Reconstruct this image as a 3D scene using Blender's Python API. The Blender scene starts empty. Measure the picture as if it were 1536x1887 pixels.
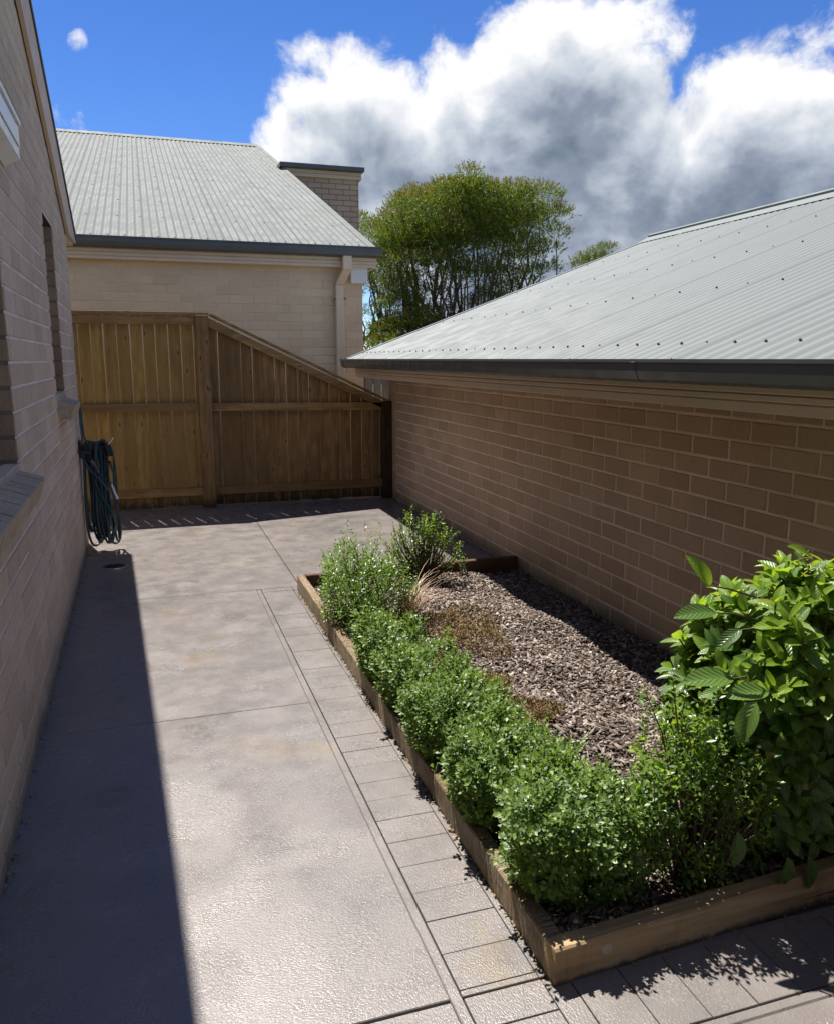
import bpy, math, random
import numpy as np
from mathutils import Vector, Matrix

random.seed(7)
rng = np.random.default_rng(11)
scene = bpy.context.scene
COL = scene.collection
R = math.radians

# ------------------------------------------------------------------ camera
EYE = 1.36
cam_d = bpy.data.cameras.new("camera")
cam = bpy.data.objects.new("camera", cam_d)
COL.objects.link(cam)
cam.location = (0, 0, EYE)
cam.rotation_euler = (R(90 - 10.666), 0, R(-18.0))
cam_d.sensor_fit = 'VERTICAL'
cam_d.sensor_height = 36.0
cam_d.lens = 36.0 * 1500 / 1887
cam_d.clip_start = 0.05
cam_d.clip_end = 2000
scene.camera = cam

# ------------------------------------------------------------------ light
SUN_DIR = Vector((-0.125, 0.485, 1.0)).normalized()      # towards the sun
SUN_EL = math.asin(SUN_DIR.z)
SUN_AZ = math.atan2(SUN_DIR.x, SUN_DIR.y)
sun_d = bpy.data.lights.new("sun", 'SUN')
sun_d.energy = 4.8
sun_d.angle = R(0.53)
sun_d.color = (1.0, 0.945, 0.87)
sun = bpy.data.objects.new("sun", sun_d)
COL.objects.link(sun)
sun.rotation_euler = SUN_DIR.to_track_quat('Z', 'Y').to_euler()
sun.location = (0, 0, 30)

scene.view_settings.view_transform = 'Standard'
scene.view_settings.look = 'None'
scene.view_settings.exposure = 1.10
scene.view_settings.gamma = 1.0
scene.view_settings.use_curve_mapping = False


# small node helper -----------------------------------------------------------
class NT:
    def __init__(self, tree):
        self.t = tree
        self.n = tree.nodes
        self.l = tree.links

    def add(self, typ, ins=None, **props):
        nd = self.n.new(typ)
        for k, v in props.items():
            setattr(nd, k, v)
        if ins:
            for k, v in ins.items():
                sock = nd.inputs[k]
                if isinstance(v, bpy.types.NodeSocket):
                    self.l.new(v, sock)
                else:
                    sock.default_value = v
        return nd

    def math(self, op, a, b=0.0, c=None, clamp=False):
        d = {0: a, 1: b}
        if c is not None:
            d[2] = c
        return self.add('ShaderNodeMath', d, operation=op, use_clamp=clamp).outputs[0]

    def vmath(self, op, a, b=None, out=0):
        d = {0: a}
        if b is not None:
            d[1] = b
        return self.add('ShaderNodeVectorMath', d, operation=op).outputs[out]

    def scale(self, v, s):
        nd = self.add('ShaderNodeVectorMath', {0: v}, operation='SCALE')
        if isinstance(s, bpy.types.NodeSocket):
            self.l.new(s, nd.inputs['Scale'])
        else:
            nd.inputs['Scale'].default_value = s
        return nd.outputs[0]

    def mapr(self, v, a, b, c=0.0, d=1.0, smooth=True):
        return self.add('ShaderNodeMapRange', {0: v, 1: a, 2: b, 3: c, 4: d},
                        interpolation_type='SMOOTHSTEP' if smooth else 'LINEAR', clamp=True).outputs[0]

    def noise(self, vec, scale, detail=4.0, rough=0.55, dist=0.0, out='Fac'):
        nd = self.add('ShaderNodeTexNoise', {'Scale': scale, 'Detail': detail, 'Roughness': rough, 'Distortion': dist})
        self.l.new(vec, nd.inputs['Vector'])
        return nd.outputs[out]

    def mix(self, f, a, b, mode='MIX'):
        nd = self.add('ShaderNodeMix', data_type='RGBA', blend_type=mode, clamp_factor=True)
        for sock, v in ((nd.inputs[0], f), (nd.inputs[6], a), (nd.inputs[7], b)):
            if isinstance(v, bpy.types.NodeSocket):
                self.l.new(v, sock)
            elif isinstance(v, (int, float)):
                sock.default_value = v
            else:
                sock.default_value = (*v, 1.0) if len(v) == 3 else v
        return nd.outputs[2]

    def ramp(self, f, stops, interp='LINEAR'):
        nd = self.add('ShaderNodeValToRGB', {0: f})
        cr = nd.color_ramp
        cr.interpolation = interp
        while len(cr.elements) < len(stops):
            cr.elements.new(0.5)
        for e, (p, c) in zip(cr.elements, stops):
            e.position = p
            e.color = (*c, 1.0) if len(c) == 3 else c
        return nd.outputs[0]

    def mapping(self, vec, scale=(1, 1, 1), rot=(0, 0, 0), loc=(0, 0, 0)):
        nd = self.add('ShaderNodeMapping', {'Scale': scale, 'Rotation': rot, 'Location': loc})
        self.l.new(vec, nd.inputs[0])
        return nd.outputs[0]


# ------------------------------------------------------------------ sky
world = bpy.data.worlds.new("World")
scene.world = world
world.use_nodes = True
w = NT(world.node_tree)
w.n.clear()
sky = w.add('ShaderNodeTexSky', sky_type='NISHITA')
sky.sun_disc = False
sky.sun_elevation = SUN_EL
sky.sun_rotation = SUN_AZ
sky.altitude = 50
sky.air_density = 0.75
sky.dust_density = 0.0
sky.ozone_density = 4.5
geo = w.add('ShaderNodeNewGeometry')
dirv = w.scale(geo.outputs['Incoming'], -1.0)
sky_col = w.add('ShaderNodeHueSaturation', {'Hue': 0.512, 'Saturation': 1.22, 'Value': 0.63, 'Fac': 1.0})
w.l.new(sky.outputs[0], sky_col.inputs['Color'])


def px_dir(u, v):
    """direction of a point of the sky, from the photograph's angles"""
    yaw, pit = R(18.0), R(10.666)
    x, y, z = (u - 768) / 1500, (943.5 - v) / 1500, 1.0
    fwd = z * math.cos(pit) + y * math.sin(pit)
    up = y * math.cos(pit) - z * math.sin(pit)
    X = x * math.cos(yaw) + fwd * math.sin(yaw)
    Y = -x * math.sin(yaw) + fwd * math.cos(yaw)
    n = math.sqrt(X * X + Y * Y + up * up)
    return (X / n, Y / n, up / n)


# cumulus banks: directions and angular radii (degrees); the last ones lie outside the picture
BANKS = [(px_dir(980, 400), 12.0, 1.0), (px_dir(700, 330), 7.5, 0.9), (px_dir(1340, 400), 9.0, 1.0), (px_dir(1080, 255), 6.2, 0.85),
         (px_dir(860, 240), 5.2, 0.8), (px_dir(560, 250), 4.4, 0.74), (px_dir(1570, 330), 5.8, 0.9), (px_dir(1185, 105), 3.6, 0.52),
         (px_dir(570, 150), 2.6, 0.50), (px_dir(1440, 50), 2.8, 0.43), (px_dir(176, 108), 0.75, 0.335), (px_dir(1000, 480), 14.0, 0.75),
         (px_dir(650, 400), 7.0, 0.72), (px_dir(1420, 430), 10.0, 0.85)]
# unseen cumulus like that in view, added all round for neutral fill light
for _k in range(22):
    _az = 0.9 + _k * 2.39996
    _el = R(12 + 46 * ((_k * 0.618) % 1.0))
    _d = (math.sin(_az) * math.cos(_el), math.cos(_az) * math.cos(_el), math.sin(_el))
    _rel = (math.degrees(_az) - 18 + 180) % 360 - 180
    if abs(_rel) > 42:
        BANKS.append((_d, 11.0 + 5.0 * ((_k * 0.414) % 1.0), 0.95))


def density(vec, det=9.0):
    warp = w.noise(vec, 4.0, 3.0, 0.6, out='Color')
    wv = w.vmath('ADD', vec, w.scale(w.vmath('SUBTRACT', warp, (0.5, 0.5, 0.5)), 0.10))
    shape = None
    nv = w.vmath('NORMALIZE', wv)
    for c, r, a in BANKS:
        n = math.sqrt(sum(k * k for k in c))
        d = w.vmath('DOT_PRODUCT', nv, tuple(k / n for k in c), out=1)
        b = w.mapr(d, math.cos(R(r * 1.35)), math.cos(R(r * 0.25)), 0.0, a)
        shape = b if shape is None else w.math('MAXIMUM', shape, b)
    f = w.noise(w.mapping(wv, (1, 1, 1.1)), 7.5, det, 0.58)
    g = w.noise(w.mapping(wv, (1, 1, 1.2)), 19.0, det - 3.0, 0.64)
    n_ = w.math('ADD', w.math('MULTIPLY', w.math('SUBTRACT', f, 0.5), 1.9), w.math('MULTIPLY', w.math('SUBTRACT', g, 0.5), 0.85))
    return w.math('ADD', w.math('SUBTRACT', w.math('MULTIPLY', shape, 1.15), 0.40), n_)


sv = (SUN_DIR.x, SUN_DIR.y - 0.25, SUN_DIR.z)
up1 = w.vmath('NORMALIZE', w.vmath('ADD', dirv, tuple(0.030 * k for k in sv)))
up2 = w.vmath('NORMALIZE', w.vmath('ADD', dirv, tuple(0.085 * k for k in sv)))
d0 = density(dirv)
d1 = density(up1)
d2 = density(up2, 4.0)
alpha = w.mapr(d0, -0.02, 0.36)
# a cloud point is bright where the cloud thins out towards the sun, grey where more cloud lies above it
relief = w.math('MULTIPLY', w.math('SUBTRACT', d0, d1), 0.55)
thick = w.mapr(d2, -0.18, 1.06, 0.0, 0.84, smooth=False)
body = w.mapr(d0, 0.15, 1.2, 0.0, 0.20)
lit = w.math('ADD', w.math('SUBTRACT', w.math('SUBTRACT', 1.0, thick), body), relief, clamp=True)
cl_col = w.ramp(lit, [(0.0, (0.150, 0.195, 0.27)), (0.30, (0.28, 0.335, 0.425)), (0.62, (0.56, 0.615, 0.70)), (0.92, (0.90, 0.92, 0.955)), (1.0, (1.0, 1.0, 1.0))])
SKY_K = 0.11
cl_em = w.scale(cl_col, 0.475 / SKY_K)
fin = w.mix(alpha, sky_col.outputs[0], cl_em)
bg = w.add('ShaderNodeBackground', {'Strength': SKY_K})
w.l.new(fin, bg.inputs['Color'])
wo = w.add('ShaderNodeOutputWorld')
w.l.new(bg.outputs[0], wo.inputs['Surface'])


# ------------------------------------------------------------------ materials
def new_mat(name):
    m = bpy.data.materials.new(name)
    m.use_nodes = True
    nt = NT(m.node_tree)
    nt.n.clear()
    out = nt.add('ShaderNodeOutputMaterial')
    return m, nt, out


def principled(nt, out, col, rough=0.6, spec=0.5, metal=0.0, normal=None, **kw):
    p = nt.add('ShaderNodeBsdfPrincipled')
    for k, v in (('Base Color', col), ('Roughness', rough), ('Specular IOR Level', spec), ('Metallic', metal)):
        if isinstance(v, bpy.types.NodeSocket):
            nt.l.new(v, p.inputs[k])
        elif k == 'Base Color':
            p.inputs[k].default_value = (*v, 1.0)
        else:
            p.inputs[k].default_value = v
    if normal is not None:
        nt.l.new(normal, p.inputs['Normal'])
    nt.l.new(p.outputs[0], out.inputs['Surface'])
    return p


def bump(nt, h, strength=0.4, dist=0.01, normal=None):
    d = {'Strength': strength, 'Distance': dist, 'Height': h}
    if normal is not None:
        d['Normal'] = normal
    return nt.add('ShaderNodeBump', d).outputs[0]


def rand_val(nt):
    """a value that differs from piece to piece, whether it is an object or an island of a joined mesh"""
    oi = nt.add('ShaderNodeObjectInfo').outputs['Random']
    isl = nt.add('ShaderNodeNewGeometry').outputs['Random Per Island']
    return nt.math('FRACT', nt.math('ADD', oi, nt.math('MULTIPLY', isl, 7.31)))


def pos(nt):
    return nt.add('ShaderNodeNewGeometry').outputs['Position']


def brick_mat(name, c1, c2, drag=0.3, pits=0.5, ground_dirt=True, streak=(0.55, 0.53, 0.5)):
    m, nt, out = new_mat(name)
    P = pos(nt)
    rv = rand_val(nt)
    c = nt.mix(rv, c1, c2)
    big = nt.noise(P, 1.3, 4, 0.6)
    c = nt.mix(nt.mapr(big, 0.35, 0.7, 0.0, 0.45), c, tuple(k * 0.8 for k in c1))
    fine = nt.noise(nt.mapping(P, (60, 60, 14)), 3.0, 5, 0.7)
    c = nt.mix(nt.mapr(fine, 0.4, 0.75, 0.0, drag), c, tuple(k * 0.5 for k in c1))
    sp = nt.noise(P, 230, 2, 0.5)
    c = nt.mix(nt.mapr(sp, 0.62, 0.74, 0.0, 0.35), c, tuple(k * 0.5 for k in c1))
    vor = nt.add('ShaderNodeTexVoronoi', {'Vector': P, 'Scale': 42.0})
    pit = nt.mapr(vor.outputs['Distance'], 0.05, 0.13, 1.0, 0.0)
    pitm = nt.math('MULTIPLY', pit, nt.mapr(nt.noise(P, 6.0, 2), 0.55, 0.66, 0.0, pits))
    c = nt.mix(pitm, c, (0.02, 0.016, 0.012))
    # rain streaks down the wall
    st = nt.noise(nt.mapping(P, (9, 9, 0.55)), 1.0, 5, 0.7)
    c = nt.mix(nt.mapr(st, 0.56, 0.76, 0.0, 0.34), c, tuple(a * b for a, b in zip(c1, streak)))
    if ground_dirt:
        z = nt.add('ShaderNodeSeparateXYZ', {0: P}).outputs[2]
        zz = nt.math('ADD', z, nt.math('MULTIPLY', nt.noise(P, 5.0, 4, 0.65), -0.16))
        c = nt.mix(nt.mapr(zz, -0.09, 0.05, 0.6, 0.0), c, (0.07, 0.06, 0.035))
    h = nt.math('ADD', nt.math('MULTIPLY', fine, 0.5), nt.math('MULTIPLY', nt.noise(P, 120, 3, 0.6), 0.8))
    h = nt.math('SUBTRACT', h, nt.math('MULTIPLY', pitm, 1.2))
    principled(nt, out, c, 0.88, 0.25, normal=bump(nt, h, 0.7, 0.004))
    return m


def mortar_mat(name, col):
    m, nt, out = new_mat(name)
    P = pos(nt)
    n = nt.noise(P, 14, 5, 0.7)
    c = nt.mix(n, tuple(k * 0.72 for k in col), tuple(min(1, k * 1.2) for k in col))
    c = nt.mix(nt.mapr(nt.noise(P, 3.0, 3), 0.5, 0.7, 0, 0.35), c, tuple(k * 0.55 for k in col))
    z = nt.add('ShaderNodeSeparateXYZ', {0: P}).outputs[2]
    c = nt.mix(nt.mapr(z, -0.02, 0.10, 0.65, 0.0), c, (0.07, 0.06, 0.035))
    principled(nt, out, c, 0.95, 0.15, normal=bump(nt, nt.noise(P, 160, 3), 0.6, 0.003))
    return m


def paint_mat(name, col, rough=0.45, spec=0.4, dirt=0.25, metal=0.0, bumpy=0.0):
    m, nt, out = new_mat(name)
    P = pos(nt)
    n = nt.noise(P, 3.5, 6, 0.68)
    c = nt.mix(nt.mapr(n, 0.42, 0.72, 0.0, dirt), col, tuple(k * 0.55 for k in col))
    st = nt.noise(nt.mapping(P, (22, 22, 2.2)), 1.0, 4, 0.7)
    c = nt.mix(nt.mapr(st, 0.55, 0.8, 0.0, dirt), c, tuple(k * 0.6 for k in col))
    r = nt.mapr(nt.noise(P, 9, 4, 0.6), 0.3, 0.7, rough - 0.08, rough + 0.12)
    nrm = bump(nt, nt.noise(P, 60, 3), bumpy, 0.003) if bumpy else None
    principled(nt, out, c, r, spec, metal, normal=nrm)
    return m


def roof_mat(name, col, rough=0.6):
    m, nt, out = new_mat(name)
    P = pos(nt)
    rv = rand_val(nt)
    n = nt.noise(P, 1.1, 6, 0.65)
    c = nt.mix(nt.mapr(n, 0.4, 0.75, 0.0, 0.28), col, tuple(k * 0.78 for k in col))
    c = nt.mix(nt.math('MULTIPLY', rv, 0.22), c, tuple(k * 0.86 for k in col))
    c = nt.mix(nt.mapr(nt.noise(P, 40, 3, 0.7), 0.55, 0.8, 0, 0.16), c, (0.25, 0.24, 0.21))
    r = nt.mapr(nt.noise(P, 5, 4, 0.6), 0.3, 0.7, rough - 0.07, rough + 0.12)
    principled(nt, out, c, r, 0.16, 0.0)
    return m


def wood_mat(name, c1, c2, axis='Z', knots=0.8, rough=0.75, dirt_z=None, grain=1.0, dirt_col=(0.03, 0.025, 0.014), pale=0.0, saw=0.0):
    """axis: direction of the grain in the object's own coordinates"""
    m, nt, out = new_mat(name)
    tc = nt.add('ShaderNodeTexCoord').outputs['Object']
    oi = nt.add('ShaderNodeObjectInfo').outputs['Random']
    offs = nt.add('ShaderNodeCombineXYZ', {0: nt.math('MULTIPLY', oi, 31.0), 1: nt.math('MULTIPLY', oi, 17.0), 2: nt.math('MULTIPLY', oi, 23.0)}).outputs[0]
    v = nt.vmath('ADD', tc, offs)
    lo = 1.6
    s = {'X': (lo, 26, 26), 'Y': (26, lo, 26), 'Z': (26, 26, lo)}[axis]
    ks = {'X': (5, 14, 14), 'Y': (14, 5, 14), 'Z': (14, 14, 5)}[axis]
    vs = nt.mapping(v, s)
    # rings bend around the knots (cells in the plane of the board)
    sv_ = nt.add('ShaderNodeSeparateXYZ', {0: v})
    lat, lon = {'X': (2, 0), 'Y': (0, 1), 'Z': (0, 2)}[axis]
    flat = nt.add('ShaderNodeCombineXYZ', {0: nt.math('MULTIPLY', sv_.outputs[lat], 15.0), 1: nt.math('MULTIPLY', sv_.outputs[lon], 5.0), 2: 0.0}).outputs[0]
    vor = nt.add('ShaderNodeTexVoronoi', {'Vector': flat, 'Scale': 0.8, 'Randomness': 1.0}, voronoi_dimensions='2D')
    kd = vor.outputs['Distance']
    pull = nt.mapr(kd, 0.0, 0.45, 1.0, 0.0)
    n1 = nt.noise(vs, 1.0, 5, 0.62, 0.4)
    g = nt.math('ADD', n1, nt.math('MULTIPLY', pull, 0.22))
    fine = nt.noise(nt.mapping(v, tuple(k * 5 for k in s)), 1.0, 3, 0.6)
    c = nt.mix(nt.mapr(g, 0.32, 0.68), c1, c2)
    c = nt.mix(nt.mapr(fine, 0.45, 0.75, 0.0, 0.45 * grain), c, tuple(k * 0.45 for k in c1))
    c = nt.mix(nt.mapr(oi, 0.25, 1.0, 0.0, 0.75, smooth=False), c, tuple(k * 0.50 for k in c2))
    stn = nt.noise(nt.mapping(v, {'X': (0.8, 9, 9), 'Y': (9, 0.8, 9), 'Z': (9, 9, 0.8)}[axis]), 1.0, 4, 0.65)
    c = nt.mix(nt.mapr(stn, 0.5, 0.78, 0.0, 0.55), c, tuple(k * 0.42 for k in c1))
    kn = nt.mapr(kd, 0.04, 0.125, knots, 0.0)
    kmask = nt.mapr(nt.noise(flat, 0.45, 1), 0.55, 0.62)
    kn = nt.math('MULTIPLY', kn, kmask)
    c = nt.mix(kn, c, (0.028, 0.016, 0.008))
    P = pos(nt)
    if pale:
        c = nt.mix(nt.mapr(nt.noise(P, 4, 4, 0.6), 0.4, 0.75, 0, pale), c, (0.42, 0.38, 0.30))
    if dirt_z is not None:
        z = nt.add('ShaderNodeSeparateXYZ', {0: P}).outputs[2]
        jag = nt.noise(nt.mapping(P, (30, 30, 4)), 1.0, 4, 0.7)
        zz = nt.math('ADD', z, nt.math('MULTIPLY', jag, -dirt_z * 1.6))
        c = nt.mix(nt.mapr(zz, -dirt_z * 0.75, dirt_z * 0.2, 0.95, 0.0), c, dirt_col)
        mould = nt.noise(nt.mapping(P, (12, 12, 1.6)), 1.0, 5, 0.7)
        c = nt.mix(nt.mapr(mould, 0.52, 0.8, 0.0, 0.45), c, (0.04, 0.036, 0.02))
    h = nt.math('ADD', fine, nt.math('MULTIPLY', n1, 0.8))
    nb = None
    if saw:
        # marks of the band saw, running across the grain
        sm = nt.noise(nt.mapping(v, {'X': (55, 3, 3), 'Y': (3, 55, 3), 'Z': (3, 3, 55)}[axis]), 1.0, 4, 0.75)
        nb = bump(nt, sm, saw, 0.06)
    principled(nt, out, c, rough, 0.25, normal=bump(nt, h, 0.55, 0.003, nb))
    return m


def concrete_mat():
    m, nt, out = new_mat('stamped_concrete')
    P = pos(nt)
    rv = rand_val(nt)
    big = nt.noise(P, 1.15, 6, 0.62, 0.6)
    mid = nt.noise(P, 4.3, 7, 0.70, 0.25)
    c = nt.ramp(big, [(0.30, (0.112, 0.106, 0.102)), (0.5, (0.168, 0.148, 0.139)), (0.70, (0.142, 0.134, 0.129))])
    c = nt.mix(nt.mapr(mid, 0.32, 0.85, 0.0, 0.45), c, (0.228, 0.208, 0.195))
    c = nt.mix(nt.mapr(nt.noise(P, 2.6, 6, 0.72, 0.4), 0.46, 0.82, 0.0, 0.42), c, (0.100, 0.093, 0.088))
    och = nt.math('MULTIPLY', nt.mapr(nt.noise(P, 2.1, 3, 0.5), 0.56, 0.68), nt.mapr(nt.noise(P, 11, 5, 0.7), 0.40, 0.62, 0.0, 0.8))
    c = nt.mix(och, c, (0.185, 0.145, 0.09))
    blot = nt.math('MULTIPLY', nt.mapr(nt.noise(P, 2.7, 2, 0.5, 0.5), 0.57, 0.70), nt.mapr(nt.noise(P, 30, 4, 0.7), 0.36, 0.62, 0.0, 0.55))
    c = nt.mix(blot, c, (0.075, 0.065, 0.058))
    c = nt.mix(nt.math('MULTIPLY', rv, 0.25), c, (0.145, 0.125, 0.115))
    # fine glittering grain, drawn out a little by the trowel
    wv = nt.vmath('ADD', P, nt.scale(nt.noise(P, 1.6, 2, 0.5, out='Color'), 0.06))
    cr1 = nt.noise(nt.mapping(wv, (230, 120, 120), (0, 0, 0.45)), 1.0, 3, 0.6, 0.15)
    cr2 = nt.noise(nt.mapping(wv, (130, 240, 120), (0, 0, -0.3)), 1.0, 3, 0.6, 0.15)
    sel = nt.mapr(nt.noise(P, 2.3, 2), 0.4, 0.6)
    cr = nt.math('ADD', nt.math('MULTIPLY', cr1, sel), nt.math('MULTIPLY', cr2, nt.math('SUBTRACT', 1.0, sel)))
    grit = nt.noise(P, 420, 2, 0.6)
    c = nt.mix(nt.mapr(cr, 0.30, 0.46, 0.22, 0.0), c, (0.095, 0.086, 0.08))
    c = nt.mix(nt.mapr(cr, 0.58, 0.70, 0.0, 0.28), c, (0.42, 0.39, 0.36))
    # hairline wear and drip marks
    hv = nt.add('ShaderNodeTexVoronoi', {'Vector': nt.vmath('ADD', P, nt.scale(nt.noise(P, 3.0, 4, 0.6, out='Color'), 0.5)), 'Scale': 0.9}, feature='DISTANCE_TO_EDGE')
    crack = nt.math('MULTIPLY', nt.mapr(hv.outputs['Distance'], 0.0, 0.004, 1.0, 0.0), nt.mapr(nt.noise(P, 1.4, 2), 0.55, 0.62))
    c = nt.mix(nt.math('MULTIPLY', crack, 0.5), c, (0.06, 0.055, 0.05))
    h = nt.math('ADD', nt.math('MULTIPLY', cr, 1.0), nt.math('MULTIPLY', grit, 0.25))
    r = nt.mapr(nt.noise(P, 6.5, 5, 0.65), 0.3, 0.72, 0.22, 0.42)
    principled(nt, out, c, r, 0.5, normal=bump(nt, h, 0.65, 0.0030))
    return m


def leaf_mat(name, c_dark, c_light, trans=0.35, rough=0.38, spec=0.5, veins=False, tip=None):
    m, nt, out = new_mat(name)
    rv = rand_val(nt)
    P = pos(nt)
    f = nt.math('ADD', nt.math('MULTIPLY', rv, 0.75), nt.math('MULTIPLY', nt.noise(P, 9.0, 3), 0.3))
    c = nt.mix(nt.mapr(f, 0.1, 0.95), c_dark, c_light)
    if tip is not None:
        c = nt.mix(nt.mapr(rv, 0.9, 0.97), c, tip)
    nrm = None
    if veins:
        uv = nt.add('ShaderNodeUVMap').outputs[0]
        sep = nt.add('ShaderNodeSeparateXYZ', {0: uv})
        u, v = sep.outputs[0], sep.outputs[1]
        au = nt.math('ABSOLUTE', nt.math('SUBTRACT', u, 0.5))
        ph = nt.math('ADD', nt.math('MULTIPLY', v, 52.0), nt.math('MULTIPLY', au, -30.0))
        wv = nt.math('SINE', ph)
        rib = nt.mapr(wv, 0.72, 1.0)
        mid = nt.mapr(au, 0.012, 0.035, 1.0, 0.0)
        ln = nt.math('MAXIMUM', nt.math('MULTIPLY', rib, 0.55), mid)
        c = nt.mix(nt.math('MULTIPLY', ln, 0.16), c, tuple(min(1, k * 2.2 + 0.03) for k in c_light))
        nrm = bump(nt, nt.math('MULTIPLY', wv, -1.0), 0.32, 0.003)
    if veins:
        # blemishes: a few yellowing leaves, brown specks
        c = nt.mix(nt.mapr(rv, 0.965, 0.985, 0.0, 0.7), c, (0.30, 0.26, 0.04))
        c = nt.mix(nt.mapr(nt.noise(P, 70.0, 2), 0.70, 0.76, 0.0, 0.6), c, (0.10, 0.07, 0.02))
    p = nt.add('ShaderNodeBsdfPrincipled', {'Roughness': rough, 'Specular IOR Level': spec})
    nt.l.new(c, p.inputs['Base Color'])
    t = nt.add('ShaderNodeBsdfTranslucent')
    tc = nt.mix(0.55, c, (c_light[0] * 2.4, c_light[1] * 2.3, c_light[2] * 0.7))
    nt.l.new(tc, t.inputs['Color'])
    if nrm is not None:
        nt.l.new(nrm, p.inputs['Normal'])
    mx = nt.add('ShaderNodeMixShader', {0: trans})
    nt.l.new(p.outputs[0], mx.inputs[1])
    nt.l.new(t.outputs[0], mx.inputs[2])
    nt.l.new(mx.outputs[0], out.inputs['Surface'])
    return m


def bits_mat(name, stops, rough=0.85, spec=0.2):
    """loose bits (chips, straw): each island picks its own colour"""
    m, nt, out = new_mat(name)
    rv = rand_val(nt)
    P = pos(nt)
    c = nt.ramp(rv, stops)
    c = nt.mix(nt.mapr(nt.noise(P, 120, 3, 0.7), 0.4, 0.7, 0.0, 0.45), c, (0.06, 0.048, 0.04))
    principled(nt, out, c, rough, spec, normal=bump(nt, nt.noise(P, 200, 3), 0.5, 0.002))
    return m


def plain_mat(name, col, rough=0.5, spec=0.5, metal=0.0):
    m, nt, out = new_mat(name)
    P = pos(nt)
    c = nt.mix(nt.mapr(nt.noise(P, 25, 4, 0.6), 0.4, 0.7, 0, 0.3), col, tuple(k * 0.7 for k in col))
    principled(nt, out, c, rough, spec, metal)
    return m


M = {}
M['brick_grey'] = brick_mat('beige_brick', (0.545, 0.415, 0.30), (0.68, 0.535, 0.40), drag=0.6, pits=0.5)
M['brick_jamb'] = brick_mat('brown_brick_ends', (0.33, 0.215, 0.135), (0.42, 0.29, 0.19), drag=0.5, pits=0.8)
M['brick_tan'] = brick_mat('tan_brick', (0.44, 0.305, 0.195), (0.555, 0.40, 0.27), drag=0.3, pits=0.85)
M['brick_cream'] = brick_mat('cream_brick', (0.69, 0.55, 0.375), (0.80, 0.655, 0.46), drag=0.22, pits=0.35, ground_dirt=False, streak=(0.75, 0.72, 0.68))
M['brick_wing'] = brick_mat('pinkish_brick', (0.46, 0.35, 0.26), (0.53, 0.41, 0.315), drag=0.2, pits=0.2, ground_dirt=False)
M['mortar_pale'] = mortar_mat('pale_mortar', (0.82, 0.715, 0.63))
M['mortar_pink'] = mortar_mat('pinkish_mortar', (0.74, 0.59, 0.475))
M['mortar_cream'] = mortar_mat('cream_mortar', (0.72, 0.585, 0.42))
M['mortar_wing'] = mortar_mat('wing_mortar', (0.22, 0.165, 0.125))
M['sill'] = brick_mat('weathered_sill_brick', (0.46, 0.345, 0.235), (0.54, 0.42, 0.30), drag=0.9, pits=0.9, ground_dirt=False, streak=(0.4, 0.4, 0.42))
M['concrete'] = concrete_mat()
M['joint'] = plain_mat('joint_dirt', (0.075, 0.066, 0.058), 0.9, 0.1)
M['roof_far'] = roof_mat('grey_roof_steel', (0.148, 0.161, 0.152), 0.7)
M['roof_right'] = roof_mat('pale_roof_steel', (0.180, 0.199, 0.198))
M['gutter'] = paint_mat('dark_gutter_paint', (0.080, 0.086, 0.085), 0.36, 0.5, dirt=0.3)
M['fascia'] = paint_mat('cream_paint', (0.70, 0.565, 0.42), 0.5, 0.35, dirt=0.18)
M['fascia_right'] = paint_mat('tan_paint', (0.60, 0.46, 0.325), 0.5, 0.35, dirt=0.2)
M['barge'] = paint_mat('brown_barge_paint', (0.52, 0.38, 0.275), 0.55, 0.3, dirt=0.2)
M['white_metal'] = paint_mat('white_enamel', (0.72, 0.73, 0.72), 0.35, 0.5, dirt=0.12)
M['alu'] = paint_mat('beige_aluminium', (0.55, 0.51, 0.45), 0.4, 0.5, dirt=0.15)
M['glass'] = plain_mat('dark_window_glass', (0.012, 0.015, 0.018), 0.04, 0.6)
M['gloss'] = plain_mat('glossy_cover', (0.55, 0.57, 0.58), 0.28, 0.4)
M['screw'] = plain_mat('screw_head', (0.10, 0.10, 0.10), 0.45, 0.5)
M['fence_l'] = wood_mat('treated_pine_olive', (0.275, 0.165, 0.048), (0.45, 0.285, 0.092), 'Z', dirt_z=0.13)
M['fence_d'] = wood_mat('treated_pine_brown', (0.175, 0.098, 0.036), (0.325, 0.195, 0.078), 'Z', dirt_z=0.13)
M['rail'] = wood_mat('treated_pine_rail', (0.21, 0.125, 0.046), (0.36, 0.225, 0.095), 'X', dirt_z=None)
M['post'] = wood_mat('treated_pine_post', (0.18, 0.105, 0.042), (0.32, 0.20, 0.086), 'Z', dirt_z=0.10)
M['post_dark'] = wood_mat('dark_post', (0.03, 0.02, 0.012), (0.07, 0.042, 0.02), 'Z', dirt_z=0.10)
M['grey_wood'] = wood_mat('grey_weathered_wood', (0.17, 0.16, 0.16), (0.30, 0.29, 0.285), 'Z', knots=0.3)
M['sleeper'] = wood_mat('sleeper_pine', (0.25, 0.155, 0.075), (0.40, 0.28, 0.15), 'X', knots=0.5, dirt_z=0.018, dirt_col=(0.05, 0.045, 0.035), pale=0.1)
M['sleeper_v'] = wood_mat('sleeper_split', (0.25, 0.165, 0.085), (0.46, 0.34, 0.20), 'X', knots=0.3, dirt_z=0.014, dirt_col=(0.06, 0.05, 0.04), pale=0.5, saw=1.0)
M['sleeper_dark'] = wood_mat('sleeper_dark', (0.085, 0.042, 0.022), (0.14, 0.078, 0.042), 'X', knots=0.4, pale=0.1)
M['box_leaf'] = leaf_mat('box_hedge_leaf', (0.048, 0.094, 0.018), (0.150, 0.240, 0.052), 0.30, 0.46, 0.5, tip=(0.26, 0.34, 0.10))
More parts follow.
